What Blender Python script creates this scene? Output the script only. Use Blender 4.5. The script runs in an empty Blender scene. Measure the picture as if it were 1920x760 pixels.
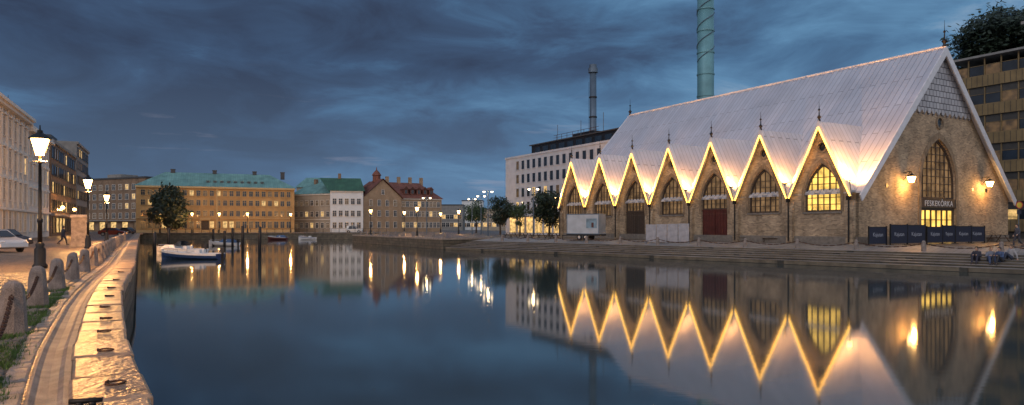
import bpy, bmesh, math, random
from mathutils import Vector, Matrix
from mathutils.geometry import tessellate_polygon
R=random.Random(7)
sc=bpy.context.scene
col=sc.collection
sc.view_settings.view_transform='Standard'
try: sc.view_settings.look='None'
except Exception: pass
sc.view_settings.exposure=0
rad=math.radians
CZ=3.2; GZ=1.54
F=1280.0
def at(px,d): return ((px-960)/F*d, d)
# ------------------------------------------------------------ materials
def nn(nt,t,**k):
    n=nt.nodes.new(t)
    for a,b in k.items(): setattr(n,a,b)
    return n
def base(name):
    m=bpy.data.materials.new(name); m.use_nodes=True; nt=m.node_tree
    return m,nt,nt.nodes['Principled BSDF']
def mat(name,c,rough=.6,metal=0,var=.2,scale=2.0,bump=0,bscale=20,emit=None,es=0,fine=0,fscale=80):
    m,nt,b=base(name); L=nt.links
    tc=nn(nt,'ShaderNodeTexCoord'); n=nn(nt,'ShaderNodeTexNoise'); n.inputs['Scale'].default_value=scale; n.inputs['Detail'].default_value=6
    L.new(tc.outputs['Object'],n.inputs['Vector'])
    r=nn(nt,'ShaderNodeValToRGB'); e=r.color_ramp.elements
    e[0].position=.3; e[1].position=.7
    e[0].color=[x*(1-var) for x in c]+[1]; e[1].color=[min(1,x*(1+var)) for x in c]+[1]
    L.new(n.outputs['Fac'],r.inputs['Fac'])
    out=r.outputs['Color']
    if fine:
        n2=nn(nt,'ShaderNodeTexNoise'); n2.inputs['Scale'].default_value=fscale; n2.inputs['Detail'].default_value=3
        L.new(tc.outputs['Object'],n2.inputs['Vector'])
        mr=nn(nt,'ShaderNodeMapRange'); mr.inputs['From Min'].default_value=.3; mr.inputs['From Max'].default_value=.7
        mr.inputs['To Min'].default_value=1-fine; mr.inputs['To Max'].default_value=1+fine
        L.new(n2.outputs['Fac'],mr.inputs['Value'])
        vm=nn(nt,'ShaderNodeVectorMath',operation='SCALE'); L.new(out,vm.inputs[0]); L.new(mr.outputs['Result'],vm.inputs['Scale']); out=vm.outputs['Vector']
    L.new(out,b.inputs['Base Color'])
    b.inputs['Roughness'].default_value=rough; b.inputs['Metallic'].default_value=metal
    if bump:
        n3=nn(nt,'ShaderNodeTexNoise'); n3.inputs['Scale'].default_value=bscale; n3.inputs['Detail'].default_value=5
        L.new(tc.outputs['Object'],n3.inputs['Vector'])
        bp=nn(nt,'ShaderNodeBump'); bp.inputs['Strength'].default_value=bump; bp.inputs['Distance'].default_value=.03
        L.new(n3.outputs['Fac'],bp.inputs['Height']); L.new(bp.outputs['Normal'],b.inputs['Normal'])
    return m
def brick(name,c1,c2,mo,bw,bh,ms=.012,axes='wall',rot=0,bump=.5,rough=.75,metal=0,stain=.35,sscale=.5,offset=.5,dist=.02,warp=0):
    m,nt,b=base(name); L=nt.links
    tc=nn(nt,'ShaderNodeTexCoord'); sx=nn(nt,'ShaderNodeSeparateXYZ')
    mp=nn(nt,'ShaderNodeMapping'); mp.inputs['Rotation'].default_value=(0,0,rot); L.new(tc.outputs['Object'],mp.inputs['Vector'])
    src=mp.outputs['Vector']
    if warp:
        wn=nn(nt,'ShaderNodeTexNoise'); wn.inputs['Scale'].default_value=2.5; L.new(src,wn.inputs['Vector'])
        vs=nn(nt,'ShaderNodeVectorMath',operation='SCALE'); vs.inputs['Scale'].default_value=warp; L.new(wn.outputs['Color'],vs.inputs[0])
        va=nn(nt,'ShaderNodeVectorMath',operation='ADD'); L.new(src,va.inputs[0]); L.new(vs.outputs['Vector'],va.inputs[1]); src=va.outputs['Vector']
    L.new(src,sx.inputs[0])
    cb=nn(nt,'ShaderNodeCombineXYZ')
    if axes=='wall':
        ad=nn(nt,'ShaderNodeMath',operation='ADD'); L.new(sx.outputs['X'],ad.inputs[0]); L.new(sx.outputs['Y'],ad.inputs[1])
        L.new(ad.outputs[0],cb.inputs['X']); L.new(sx.outputs['Z'],cb.inputs['Y'])
    elif axes=='ground' or axes=='roofy':
        L.new(sx.outputs['X'],cb.inputs['X']); L.new(sx.outputs['Y'],cb.inputs['Y'])
    else:
        L.new(sx.outputs['Y'],cb.inputs['X']); L.new(sx.outputs['X'],cb.inputs['Y'])
    t=nn(nt,'ShaderNodeTexBrick'); L.new(cb.outputs[0],t.inputs['Vector']); t.offset=offset
    t.inputs['Scale'].default_value=1; t.inputs['Brick Width'].default_value=bw; t.inputs['Row Height'].default_value=bh
    t.inputs['Mortar Size'].default_value=ms; t.inputs['Mortar Smooth'].default_value=.3
    t.inputs['Color1'].default_value=list(c1)+[1]; t.inputs['Color2'].default_value=list(c2)+[1]; t.inputs['Mortar'].default_value=list(mo)+[1]
    n=nn(nt,'ShaderNodeTexNoise'); n.inputs['Scale'].default_value=sscale; n.inputs['Detail'].default_value=8; n.inputs['Roughness'].default_value=.65
    L.new(tc.outputs['Object'],n.inputs['Vector'])
    mr=nn(nt,'ShaderNodeMapRange'); mr.inputs['From Min'].default_value=.3; mr.inputs['From Max'].default_value=.7
    mr.inputs['To Min'].default_value=1-stain; mr.inputs['To Max'].default_value=1+stain
    L.new(n.outputs['Fac'],mr.inputs['Value'])
    vm=nn(nt,'ShaderNodeVectorMath',operation='SCALE'); L.new(t.outputs['Color'],vm.inputs[0]); L.new(mr.outputs['Result'],vm.inputs['Scale'])
    L.new(vm.outputs['Vector'],b.inputs['Base Color'])
    b.inputs['Roughness'].default_value=rough; b.inputs['Metallic'].default_value=metal
    if bump:
        bp=nn(nt,'ShaderNodeBump'); bp.invert=True; bp.inputs['Strength'].default_value=bump; bp.inputs['Distance'].default_value=dist
        n4=nn(nt,'ShaderNodeTexNoise'); n4.inputs['Scale'].default_value=12; L.new(tc.outputs['Object'],n4.inputs['Vector'])
        mx=nn(nt,'ShaderNodeMath',operation='MULTIPLY_ADD'); mx.inputs[1].default_value=.5
        L.new(n4.outputs['Fac'],mx.inputs[0]); L.new(t.outputs['Fac'],mx.inputs[2])
        L.new(mx.outputs[0],bp.inputs['Height']); L.new(bp.outputs['Normal'],b.inputs['Normal'])
    return m
def glow(name,c,s):
    m,nt,b=base(name); b.inputs['Base Color'].default_value=[min(1,x) for x in c]+[1]
    b.inputs['Emission Color'].default_value=list(c)+[1]; b.inputs['Emission Strength'].default_value=s
    return m
def litpane(name,c,s,scale=1.2):
    m,nt,b=base(name); L=nt.links
    tc=nn(nt,'ShaderNodeTexCoord'); n=nn(nt,'ShaderNodeTexNoise'); n.inputs['Scale'].default_value=scale; n.inputs['Detail'].default_value=4
    L.new(tc.outputs['Object'],n.inputs['Vector'])
    r=nn(nt,'ShaderNodeValToRGB'); e=r.color_ramp.elements; e[0].position=.35; e[1].position=.65
    e[0].color=[x*.25 for x in c]+[1]; e[1].color=list(c)+[1]; L.new(n.outputs['Fac'],r.inputs['Fac'])
    L.new(r.outputs['Color'],b.inputs['Emission Color']); b.inputs['Emission Strength'].default_value=s
    b.inputs['Base Color'].default_value=(.03,.03,.03,1); b.inputs['Roughness'].default_value=.15
    return m
M={}
M['glass']=mat('dark_glass',(.02,.028,.04),.08,var=.4,scale=.7)
M['lit']=litpane('lit_glass',(1,.62,.22),1.2)
M['litb']=litpane('bright_glass',(1,.60,.12),2.2,.6)
M['dim']=litpane('dim_glass',(.75,.42,.16),.16,1.0)
M['hallp']=litpane('hall_glass',(.80,.46,.20),.34,.9)
M['cream']=mat('cream_render',(.56,.50,.44),.8,var=.2,scale=.6,bump=.1)
M['creamb']=mat('pale_render',(.62,.58,.54),.8,var=.16,scale=.5,bump=.1)
M['trim']=mat('pale_trim',(.64,.59,.53),.7,var=.1)
M['brownb']=brick('brown_brick',(.17,.10,.06),(.24,.14,.08),(.2,.17,.13),.5,.16,.02)
M['greyc']=mat('grey_concrete',(.22,.21,.2),.8,var=.2,scale=1)
M['ochre']=mat('ochre_render',(.42,.25,.10),.8,var=.24,scale=.4,bump=.1)
M['ochret']=mat('ochre_trim',(.48,.34,.17),.8,var=.1)
M['copper']=brick('copper_roof',(.11,.23,.22),(.145,.28,.26),(.08,.16,.155),6,.6,.03,'roofx',rough=.6,stain=.3,bump=.3)
M['green']=brick('green_roof',(.025,.085,.05),(.035,.105,.06),(.015,.06,.03),6,.6,.03,'roofx',rough=.6,stain=.3,bump=.3)
M['redroof']=brick('red_tile_roof',(.15,.05,.035),(.21,.075,.05),(.08,.03,.02),.4,.5,.03,'roofy',stain=.3)
M['tan']=brick('tan_brick',(.32,.21,.13),(.38,.26,.16),(.3,.22,.15),.4,.15,.02,stain=.25)
M['beige']=mat('beige_render',(.32,.27,.21),.8,var=.15,scale=.5)
M['white']=mat('white_render',(.62,.63,.64),.75,var=.1,scale=.5)
M['office']=mat('office_panel',(.46,.47,.51),.7,var=.12,scale=.8)
M['black']=mat('black_metal',(.015,.015,.018),.4,.3,var=.3)
M['iron']=mat('cast_iron',(.02,.02,.022),.45,.6,var=.3,bump=.2,bscale=40)
M['rust']=mat('rusty_iron',(.085,.04,.024),.7,.4,var=.5,scale=20,bump=.5,bscale=60)
M['slate']=mat('dark_roof',(.05,.05,.055),.6,var=.2)
M['yb']=brick('yellow_brown_brick',(.42,.31,.20),(.20,.14,.09),(.30,.25,.19),.34,.12,.016,stain=.45,sscale=.6,dist=.02)
M['ybd']=brick('darker_arch_brick',(.25,.18,.115),(.14,.095,.06),(.22,.18,.13),.12,.34,.014,stain=.35,sscale=.8,dist=.02)
M['plinth']=mat('granite_plinth',(.17,.15,.13),.7,var=.25,scale=3,bump=.3)
M['mroofx']=brick('metal_roof_main',(.47,.49,.56),(.53,.55,.62),(.27,.28,.33),5.5,.62,.035,'roofx',bump=.8,rough=.36,metal=.25,stain=.12,sscale=.2,dist=.04)
M['mroofy']=brick('metal_roof_gable',(.48,.49,.54),(.54,.55,.60),(.27,.28,.31),5.0,.62,.035,'roofy',bump=.8,rough=.40,metal=.15,stain=.10,sscale=.5,dist=.04)
M['mwhite']=mat('white_verge_metal',(.62,.63,.68),.45,.2,var=.1)
M['shingle']=brick('metal_shingle',(.38,.39,.43),(.48,.49,.53),(.09,.09,.11),.62,.62,.045,'wall',bump=.8,rough=.45,metal=.3,stain=.15,dist=.03)
M['strip']=glow('light_strip_glow',(1,.52,.08),5.5)
M['wood']=mat('dark_wood',(.05,.034,.025),.6,var=.35,scale=6,bump=.2)
M['reddoor']=mat('dark_red_paint',(.075,.014,.012),.5,var=.25)
M['lampglass']=glow('lamp_glass',(1,.58,.20),16)
M['whiteglass']=glow('white_lamp_glass',(1,.78,.48),9)
M['granite']=mat('granite',(.27,.22,.185),.55,var=.35,scale=3,bump=.7,bscale=50,fine=.35,fscale=90)
M['bolgranite']=mat('bollard_granite',(.22,.18,.16),.7,var=.35,scale=4,bump=.8,bscale=45,fine=.4,fscale=70)
M['coping']=brick('coping_granite',(.33,.235,.16),(.24,.175,.125),(.2,.15,.11),9,9,.001,'ground',bump=.9,rough=.36,stain=.75,sscale=1.6,dist=.05,warp=.2)
M['cobble']=brick('cobblestones',(.15,.115,.09),(.26,.20,.155),(.03,.026,.018),.24,.17,.028,'ground',rot=rad(-60),bump=1.0,rough=.42,stain=.45,sscale=1.2,dist=.06,warp=.09)
M['sett']=mat('sett_stone',(.19,.145,.11),.45,var=.5,scale=5,bump=.6,bscale=30,fine=.25)
M['paver']=brick('promenade_pavers',(.20,.18,.17),(.26,.235,.22),(.09,.08,.075),.8,.5,.02,'ground',rot=rad(-48),bump=.4,rough=.5,stain=.35,sscale=.5)
M['gstep']=brick('granite_step',(.15,.13,.12),(.24,.21,.19),(.05,.045,.04),1.9,50,.03,'ground',rot=rad(48.6),bump=.3,rough=.55,stain=.4,sscale=.8)
M['qwall']=brick('quay_wall_stone',(.08,.068,.05),(.12,.10,.07),(.025,.025,.02),1.2,.4,.03,'wall',bump=.8,rough=.6,stain=.5,sscale=1.0,dist=.05)
M['navy']=mat('navy_fabric',(.005,.009,.03),.6,var=.2)
M['ink']=mat('white_lettering',(.6,.6,.62),.6,var=.03)
M['inkd']=mat('faded_lettering',(.30,.32,.38),.6,var=.1)
M['gel']=mat('boat_white',(.65,.65,.66),.3,var=.05)
M['bblue']=mat('boat_blue',(.02,.05,.15),.35,var=.1)
M['tarp']=mat('blue_cover',(.05,.09,.18),.7,var=.2)
M['bark']=mat('bark',(.07,.05,.035),.9,var=.3,bump=.6)
M['leafd']=mat('leaf_dark',(.016,.030,.016),.6,var=.6,scale=1.2)
M['leafm']=mat('leaf_green',(.04,.07,.025),.6,var=.6,scale=1.0)
M['grass']=mat('grass_blades',(.055,.11,.02),.7,var=.5,scale=3)
M['teal']=mat('teal_steel',(.12,.27,.31),.5,.2,var=.18,scale=.3)
M['steel']=mat('grey_steel',(.10,.14,.19),.5,.4,var=.2,scale=.4)
M['yellowp']=mat('ochre_panel',(.20,.135,.06),.7,var=.25,scale=.6)
M['dband']=mat('dark_band',(.05,.045,.04),.5,var=.2)
M['hill']=mat('hill_ground',(.04,.05,.025),.9,var=.4,scale=.3)
M['skin']=mat('skin',(.45,.27,.19),.6,var=.08)
M['tyre']=mat('tyre_rubber',(.015,.015,.015),.8,var=.2)
M['rim']=mat('alloy_rim',(.4,.4,.42),.35,.8,var=.1)
M['galv']=mat('galvanised_sheet',(.28,.28,.31),.45,.4,var=.2,scale=2)
M['trailer']=mat('trailer_grey',(.36,.38,.41),.5,.1,var=.15,scale=1)
def water_mat():
    m=bpy.data.materials.new('canal_water'); m.use_nodes=True; nt=m.node_tree; nt.nodes.clear(); L=nt.links
    o=nn(nt,'ShaderNodeOutputMaterial'); mix=nn(nt,'ShaderNodeMixShader')
    d=nn(nt,'ShaderNodeBsdfDiffuse'); d.inputs['Color'].default_value=(.034,.052,.055,1)
    g=nn(nt,'ShaderNodeBsdfGlossy'); g.inputs['Color'].default_value=(.93,.93,.92,1); g.inputs['Roughness'].default_value=.056
    f=nn(nt,'ShaderNodeFresnel'); f.inputs['IOR'].default_value=2.5
    tc=nn(nt,'ShaderNodeTexCoord'); mp=nn(nt,'ShaderNodeMapping'); mp.inputs['Scale'].default_value=(.8,1.6,1)
    n=nn(nt,'ShaderNodeTexNoise'); n.inputs['Scale'].default_value=2.4; n.inputs['Detail'].default_value=3
    L.new(tc.outputs['Object'],mp.inputs[0]); L.new(mp.outputs[0],n.inputs['Vector'])
    b=nn(nt,'ShaderNodeBump'); b.inputs['Strength'].default_value=.035; b.inputs['Distance'].default_value=.02
    L.new(n.outputs['Fac'],b.inputs['Height'])
    L.new(b.outputs[0],g.inputs['Normal'])
    L.new(f.outputs[0],mix.inputs[0]); L.new(d.outputs[0],mix.inputs[1]); L.new(g.outputs[0],mix.inputs[2]); L.new(mix.outputs[0],o.inputs[0])
    return m
M['water']=water_mat()
# ------------------------------------------------------------ mesh builder
class MB:
    def __init__(s,xf=None): s.v=[];s.f=[];s.mi=[];s.xf=xf
    def add(s,vs,fs,mi=0):
        o=len(s.v)
        s.v+= [tuple(s.xf(*p)) if s.xf else tuple(p) for p in vs]
        for f in fs: s.f.append([i+o for i in f]); s.mi.append(mi)
        return s
    def box(s,x0,x1,y0,y1,z0,z1,mi=0):
        return s.add([(x0,y0,z0),(x1,y0,z0),(x1,y1,z0),(x0,y1,z0),(x0,y0,z1),(x1,y0,z1),(x1,y1,z1),(x0,y1,z1)],
          [(0,3,2,1),(4,5,6,7),(0,1,5,4),(1,2,6,5),(2,3,7,6),(3,0,4,7)],mi)
    def frus(s,x0,x1,y0,y1,z0,X0,X1,Y0,Y1,z1,mi=0):
        return s.add([(x0,y0,z0),(x1,y0,z0),(x1,y1,z0),(x0,y1,z0),(X0,Y0,z1),(X1,Y0,z1),(X1,Y1,z1),(X0,Y1,z1)],
          [(0,3,2,1),(4,5,6,7),(0,1,5,4),(1,2,6,5),(2,3,7,6),(3,0,4,7)],mi)
    def tube(s,p0,p1,r0,r1=None,n=10,mi=0):
        r1=r0 if r1 is None else r1
        p0=Vector(p0);p1=Vector(p1);d=(p1-p0)
        if d.length<1e-6: return s
        d.normalize(); a=d.orthogonal().normalized(); b=d.cross(a)
        vs=[]
        for p,r in((p0,r0),(p1,r1)):
            for i in range(n):
                t=2*math.pi*i/n; vs.append(p+a*r*math.cos(t)+b*r*math.sin(t))
        fs=[(i,(i+1)%n,n+(i+1)%n,n+i) for i in range(n)]+[tuple(range(n-1,-1,-1)),tuple(range(n,2*n))]
        return s.add([tuple(v) for v in vs],fs,mi)
    def path(s,pts,r,n=8,mi=0):
        for a,b in zip(pts[:-1],pts[1:]): s.tube(a,b,r,r,n,mi)
        return s
    def lathe(s,prof,c=(0,0,0),n=16,mi=0):
        vs=[];m=len(prof)
        for r,z in prof:
            for i in range(n):
                t=2*math.pi*i/n; vs.append((c[0]+r*math.cos(t),c[1]+r*math.sin(t),c[2]+z))
        fs=[]
        for j in range(m-1):
            for i in range(n): fs.append((j*n+i,j*n+(i+1)%n,(j+1)*n+(i+1)%n,(j+1)*n+i))
        fs.append(tuple(range(n-1,-1,-1))); fs.append(tuple(range((m-1)*n,m*n)))
        return s.add(vs,fs,mi)
    def ball(s,c,r,sc_=(1,1,1),n=10,mi=0):
        k=n//2+1; pr=[]
        vs=[];fs=[]
        for j in range(1,k):
            ph=math.pi*j/k
            for i in range(n):
                t=2*math.pi*i/n; vs.append((c[0]+r*sc_[0]*math.sin(ph)*math.cos(t),c[1]+r*sc_[1]*math.sin(ph)*math.sin(t),c[2]+r*sc_[2]*math.cos(ph)))
        for j in range(k-2):
            for i in range(n): fs.append((j*n+i,(j+1)*n+i,(j+1)*n+(i+1)%n,j*n+(i+1)%n))
        top=len(vs); vs.append((c[0],c[1],c[2]+r*sc_[2])); vs.append((c[0],c[1],c[2]-r*sc_[2]))
        for i in range(n):
            fs.append((top,i,(i+1)%n)); fs.append((top+1,(k-2)*n+(i+1)%n,(k-2)*n+i))
        return s.add(vs,fs,mi)
    def plate(s,outer,holes,y0,y1,mi=0):
        loops=[outer]+list(holes)
        tri=tessellate_polygon([[Vector((a,b,0)) for a,b in l] for l in loops])
        flat=[p for l in loops for p in l]; n=len(flat)
        vs=[(a,y0,b) for a,b in flat]+[(a,y1,b) for a,b in flat]
        fs=[]
        for t in tri: fs.append(tuple(t)); fs.append((t[2]+n,t[1]+n,t[0]+n))
        o=0
        for l in loops:
            k=len(l)
            for i in range(k):
                j=(i+1)%k; fs.append((o+i,o+j,o+j+n,o+i+n))
            o+=k
        return s.add(vs,fs,mi)
    def mesh(s,name,mats,smooth=False):
        me=bpy.data.meshes.new(name); me.from_pydata(s.v,[],s.f)
        if not isinstance(mats,(list,tuple)): mats=[mats]
        for m in mats: me.materials.append(M[m] if isinstance(m,str) else m)
        me.polygons.foreach_set('material_index',s.mi)
        bm=bmesh.new(); bm.from_mesh(me); bmesh.ops.recalc_face_normals(bm,faces=bm.faces); bm.to_mesh(me); bm.free()
        if smooth: me.polygons.foreach_set('use_smooth',[True]*len(me.polygons))
        me.update(); return me
    def build(s,name,mats,parent=None,smooth=False,loc=None):
        o=bpy.data.objects.new(name,s.mesh(name,mats,smooth)); col.objects.link(o)
        if parent: o.parent=parent
        if loc: o.location=loc
        return o
def child(name,me,parent,loc=(0,0,0),rot=(0,0,0)):
    o=bpy.data.objects.new(name,me); col.objects.link(o); o.parent=parent; o.location=loc; o.rotation_euler=rot; return o
def thing(name,label,cat,loc=(0,0,0),rz=0,group=None):
    o=bpy.data.objects.new(name,None); col.objects.link(o); o.location=loc; o.rotation_euler=(0,0,rz)
    o['label']=label;o['category']=cat
    if group:o['group']=group
    o.empty_display_size=.2
    return o
def tag(o,label,cat,group=None):
    o['label']=label;o['category']=cat
    if group:o['group']=group
    return o
def struct(o): o['kind']='structure'; return o
def light(parent,loc,e,c=(1,.46,.13),r=.15,name='bulb'):
    l=bpy.data.lights.new(name,'POINT'); l.energy=e; l.color=c; l.shadow_soft_size=r
    o=bpy.data.objects.new(name,l); col.objects.link(o); o.location=loc
    if parent:o.parent=parent
    return o
def text_mesh(t,size,m,ext=.01,sp=1.0):
    c=bpy.data.curves.new('lettering','FONT'); c.body=t; c.size=size; c.extrude=ext; c.align_x='CENTER'; c.align_y='CENTER'; c.space_character=sp
    o=bpy.data.objects.new('lettering',c); col.objects.link(o)
    dg=bpy.context.evaluated_depsgraph_get(); me=bpy.data.meshes.new_from_object(o.evaluated_get(dg))
    bpy.data.objects.remove(o); me.materials.clear(); me.materials.append(M[m]); return me
# ------------------------------------------------------------ geometry frames
EP=[(30,-52),(.45,0),(-3.55,6.64),(-4.62,8.3),(-5.62,9.9),(-6.86,12),(-8.5,14.8),(-10.3,18),(-12.65,22.4),(-16.6,30),(-25.9,47),(-52.6,96),(-91.5,168)]
def xe(Y):
    for (a,b),(c,d) in zip(EP[:-1],EP[1:]):
        if Y<=d: return a+(c-a)*(Y-b)/(d-b)
    return EP[-1][0]
NL=(-.872,-.4895)
def Q(Y,off=0): return (xe(Y)+NL[0]*off, Y+NL[1]*off)
W0=Vector((34,45.5)); WT=Vector((-.661,.750)); WN=Vector((.75,.661))
def perp(x,y): return (x-34)*.75+(y-45.5)*.661
def on_line(px,off):
    k=(px-960)/F; p=W0+WN*off
    s=(k*p.y-p.x)/(WT.x-k*WT.y); q=p+WT*s; return (q.x,q.y)
def gz(x,y):
    p=perp(x,y)
    return GZ if p>9.2 else 1.15+max(0,(p-4.5)/4.7)*.39
# ------------------------------------------------------------ SETTING
struct(MB().add([(-900,-300,0),(900,-300,0),(900,1500,0),(-900,1500,0)],[(0,1,2,3)]).build('water','water'))
def wp(s,off): q=W0+WT*s+WN*off; return (q.x,q.y)
sL=66.0; sR=-90.0
left=[Q(Y,1.0) for Y in (-52,0,6.64,8.3,9.9,12,14.8,18,22.4,30,47,96,168)]
hole=left+[(-30,172),(-29,142),(-31.8,136),wp(sL,0),wp(sL,9.2),wp(sR,9.2),(115,-60)]
outer=[(-1500,-200),(1500,-200),(1500,2500),(-1500,2500)]
tri=tessellate_polygon([[Vector((a,b,0)) for a,b in outer],[Vector((a,b,0)) for a,b in hole]])
g=MB(); fl=outer+hole; g.add([(a,b,GZ) for a,b in fl],[tuple(t) for t in tri]); go=struct(g.build('ground','cobble'))
w=MB()
def vwall(mb,pts,z0,z1,mi=0):
    for (a,b),(c,d) in zip(pts[:-1],pts[1:]): mb.add([(a,b,z0),(c,d,z0),(c,d,z1),(a,b,z1)],[(0,1,2,3)],mi)
YS=[-50,-20,0,3,6.64,8.3,9.9,12,14.8,18,22.4,30,47,70,96,168]
vwall(w,[Q(Y,.05) for Y in YS],-1,GZ-.2)
w2=MB(); vwall(w2,[Q(168,0),(-30,172),(-29,142),(-31.8,136),wp(sL,0),wp(sL,9.2)],-1,GZ)
struct(w.build('quay_wall','qwall')); struct(w2.build('quay_wall','qwall'))
c=MB(); Y=-6.0
while Y<167:
    L_=R.uniform(.85,1.4) if Y<60 else 5; g_=.02
    j=R.uniform(-.014,.014); wo=.63+R.uniform(-.014,.014); wi=-.04+R.uniform(-.018,.018)
    e=.034
    p=[Q(Y+g_,wi),Q(Y+L_-g_,wi),Q(Y+L_-g_,wo),Q(Y+g_,wo)]
    q=[Q(Y+g_+e,wi+e),Q(Y+L_-g_-e,wi+e),Q(Y+L_-g_-e,wo-e),Q(Y+g_+e,wo-e)]
    z1=GZ+.02+j
    vs=[(a,b,GZ-.28) for a,b in p]+[(a,b,z1-e) for a,b in p]+[(a,b,z1+R.uniform(-.006,.006)) for a,b in q]
    fs=[(0,1,5,4),(1,2,6,5),(2,3,7,6),(3,0,4,7),(4,5,9,8),(5,6,10,9),(6,7,11,10),(7,4,8,11),(8,9,10,11)]
    c.add(vs,fs); Y+=L_
struct(c.build('quay_coping','coping'))
gt=MB(); ys=[-6+.8*i for i in range(90)]+[80,120,168]
prof=[(.62,-.02),(.69,-.015),(.74,-.05),(.83,-.065),(.92,-.05),(.97,-.012),(1.03,-.01)]
for a,b in zip(ys[:-1],ys[1:]):
    for (o0,z0),(o1,z1) in zip(prof[:-1],prof[1:]):
        A,B,C,D=Q(a,o0),Q(b,o0),Q(b,o1),Q(a,o1)
        gt.add([(*A,GZ+z0),(*B,GZ+z0),(*C,GZ+z1),(*D,GZ+z1)],[(0,1,2,3)])
struct(gt.build('gutter','granite'))
k=MB()
def sett(mb,Y,L_,o0,o1,zlo,zhi):
    p=[Q(Y+.012,o0),Q(Y+L_-.012,o0),Q(Y+L_-.012,o1),Q(Y+.012,o1)]; q=[Q(Y+.04,o0+.025),Q(Y+L_-.04,o0+.025),Q(Y+L_-.04,o1-.025),Q(Y+.04,o1-.025)]
    z=GZ+R.uniform(zlo,zhi)
    mb.add([(a,b,GZ-.05) for a,b in p]+[(a,b,z-.018) for a,b in p]+[(a,b,z) for a,b in q],[(0,1,5,4),(1,2,6,5),(2,3,7,6),(3,0,4,7),(4,5,9,8),(5,6,10,9),(6,7,11,10),(7,4,8,11),(8,9,10,11)])
Y=2.0
while Y<45:
    L_=R.uniform(.2,.3); sett(k,Y,L_,1.02,1.24,.015,.035); Y+=L_
struct(k.build('kerb_stones','granite'))
k=MB(); o=1.27
while o<4.6:
    Y=4.5+R.uniform(0,.2)
    while Y<26:
        L_=R.uniform(.17,.26); sett(k,Y,L_,o,o+.15,.008,.03); Y+=L_
    o+=.155
struct(k.build('cobbled_pavement','sett'))
fc=MB()
def edge_slab(mb,a,b,wd,z,h):
    a=Vector(a);b=Vector(b);d=(b-a).normalized();n=Vector((-d.y,d.x))
    L_=(b-a).length;s=0
    while s<L_-.1:
        e=min(L_,s+2.4); p0=a+d*(s+.02);p1=a+d*(e-.02)
        pts=[p0-n*.06,p1-n*.06,p1+n*wd,p0+n*wd]
        mb.add([(q.x,q.y,z) for q in pts]+[(q.x,q.y,z+h) for q in pts],[(0,3,2,1),(4,5,6,7),(0,1,5,4),(1,2,6,5),(2,3,7,6),(3,0,4,7)]); s=e
edge_slab(fc,(-30,172),Q(168,0),-.7,GZ-.2,.26)
edge_slab(fc,(-31.8,136),wp(sL,0),.7,GZ-.2,.26)
edge_slab(fc,wp(sL,0),wp(sL,9.2),.6,GZ-.2,.26)
struct(fc.build('quay_coping','granite'))
st=MB(); zs=[.35,.51,.67,.83,.99,1.15]
def strip(mb,o0,z0,o1,z1,s0=sR,s1=sL-.6,mi=0):
    a=wp(s0,o0);b=wp(s1,o0);c_=wp(s1,o1);d_=wp(s0,o1)
    mb.add([(*a,z0),(*b,z0),(*c_,z1),(*d_,z1)],[(0,1,2,3)],mi)
strip(st,0,-1,0,.33,mi=1)
for i,z in enumerate(zs):
    o=.9*i
    if i: strip(st,o,zs[i-1],o,z-.03,mi=1)
    strip(st,o,z-.03,o-.03,z-.03); strip(st,o-.03,z-.03,o-.03,z)
    if i<5: strip(st,o-.03,z,o+.9,z)
struct(st.build('quay_steps',['gstep','qwall']))
pr=MB(); strip(pr,4.47,1.15,9.3,GZ+.008); struct(pr.build('promenade','paver'))
h=MB(); n=24; vs=[];fs=[]
for j in range(n+1):
    for i in range(n+1):
        x=i/n*2-1;y=j/n*2-1; r2=min(1,math.sqrt(x*x+y*y)); z=28*(math.cos(r2*math.pi)*.5+.5)**.7+R.uniform(-.4,.4)
        vs.append((x*70,y*60,z-1))
for j in range(n):
    for i in range(n): a=j*(n+1)+i; fs.append((a,a+1,a+n+2,a+n+1))
h.add(vs,fs); ho=h.build('hill','hill',smooth=True,loc=(140,190,GZ)); struct(ho)
# ------------------------------------------------------------ windows
_wc={}
def wmesh(w,h,fm,style='plain'):
    key=(w,h,fm,style)
    if key in _wc: return _wc[key]
    f=MB(); t=.07; d=-.09
    f.box(-w/2-t,-w/2+.03,d,0,-.0,h+t).box(w/2-.03,w/2+t,d,0,0,h+t).box(-w/2+.03,w/2-.03,d,0,h-.03,h+t)
    f.box(-w/2-.12,w/2+.12,d-.08,0,-.1,0)
    if style!='bare':
        f.box(-.03,.03,d+.02,-.031,0.001,h-.031); f.box(-w/2+.031,-.031,d+.02,-.031,h*.62,h*.62+.05); f.box(.031,w/2-.031,d+.02,-.031,h*.62,h*.62+.05)
    if style=='hood':
        f.box(-w/2-.22,w/2+.22,d-.22,0,h+.22,h+.36); f.plate([(-w/2-.2,h+.361),(w/2+.2,h+.361),(0,h+.75)],[],d-.18,0)
    p=MB().box(-w/2+.02,w/2-.02,-.03,.0,.02,h-.02)
    r=(f.mesh('window',fm),{k2:p.mesh('pane',k2) for k2 in('glass','lit','dim')})
    _wc[key]=r; return r
def windows(root,xs,zs,w,h,fm='trim',lit=.06,dim=.15,style='plain',y=0,rz=0,ux=None):
    me,ps=wmesh(w,h,fm,style)
    for z in zs:
        for x in xs:
            loc=(x,y,z) if ux is None else (ux,x,z)
            o=child('window',me,root,loc,(0,0,rz)); q=R.random()
            child('pane',ps['lit' if q<lit else 'dim' if q<lit+dim else 'glass'],o)
def frame2(p0,p1):
    d=Vector((p1[0]-p0[0],p1[1]-p0[1])); return d.length, math.atan2(d.y,d.x)
def bld(label,p0,p1,depth,H,wall,z=GZ,cat='building',name='building',group=None):
    L_,a=frame2(p0,p1); r=thing(name,label,cat,(p0[0],p0[1],z),a,group)
    MB().box(0,L_,0,depth,0,H).build('wall',wall,r)
    return r,L_
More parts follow.
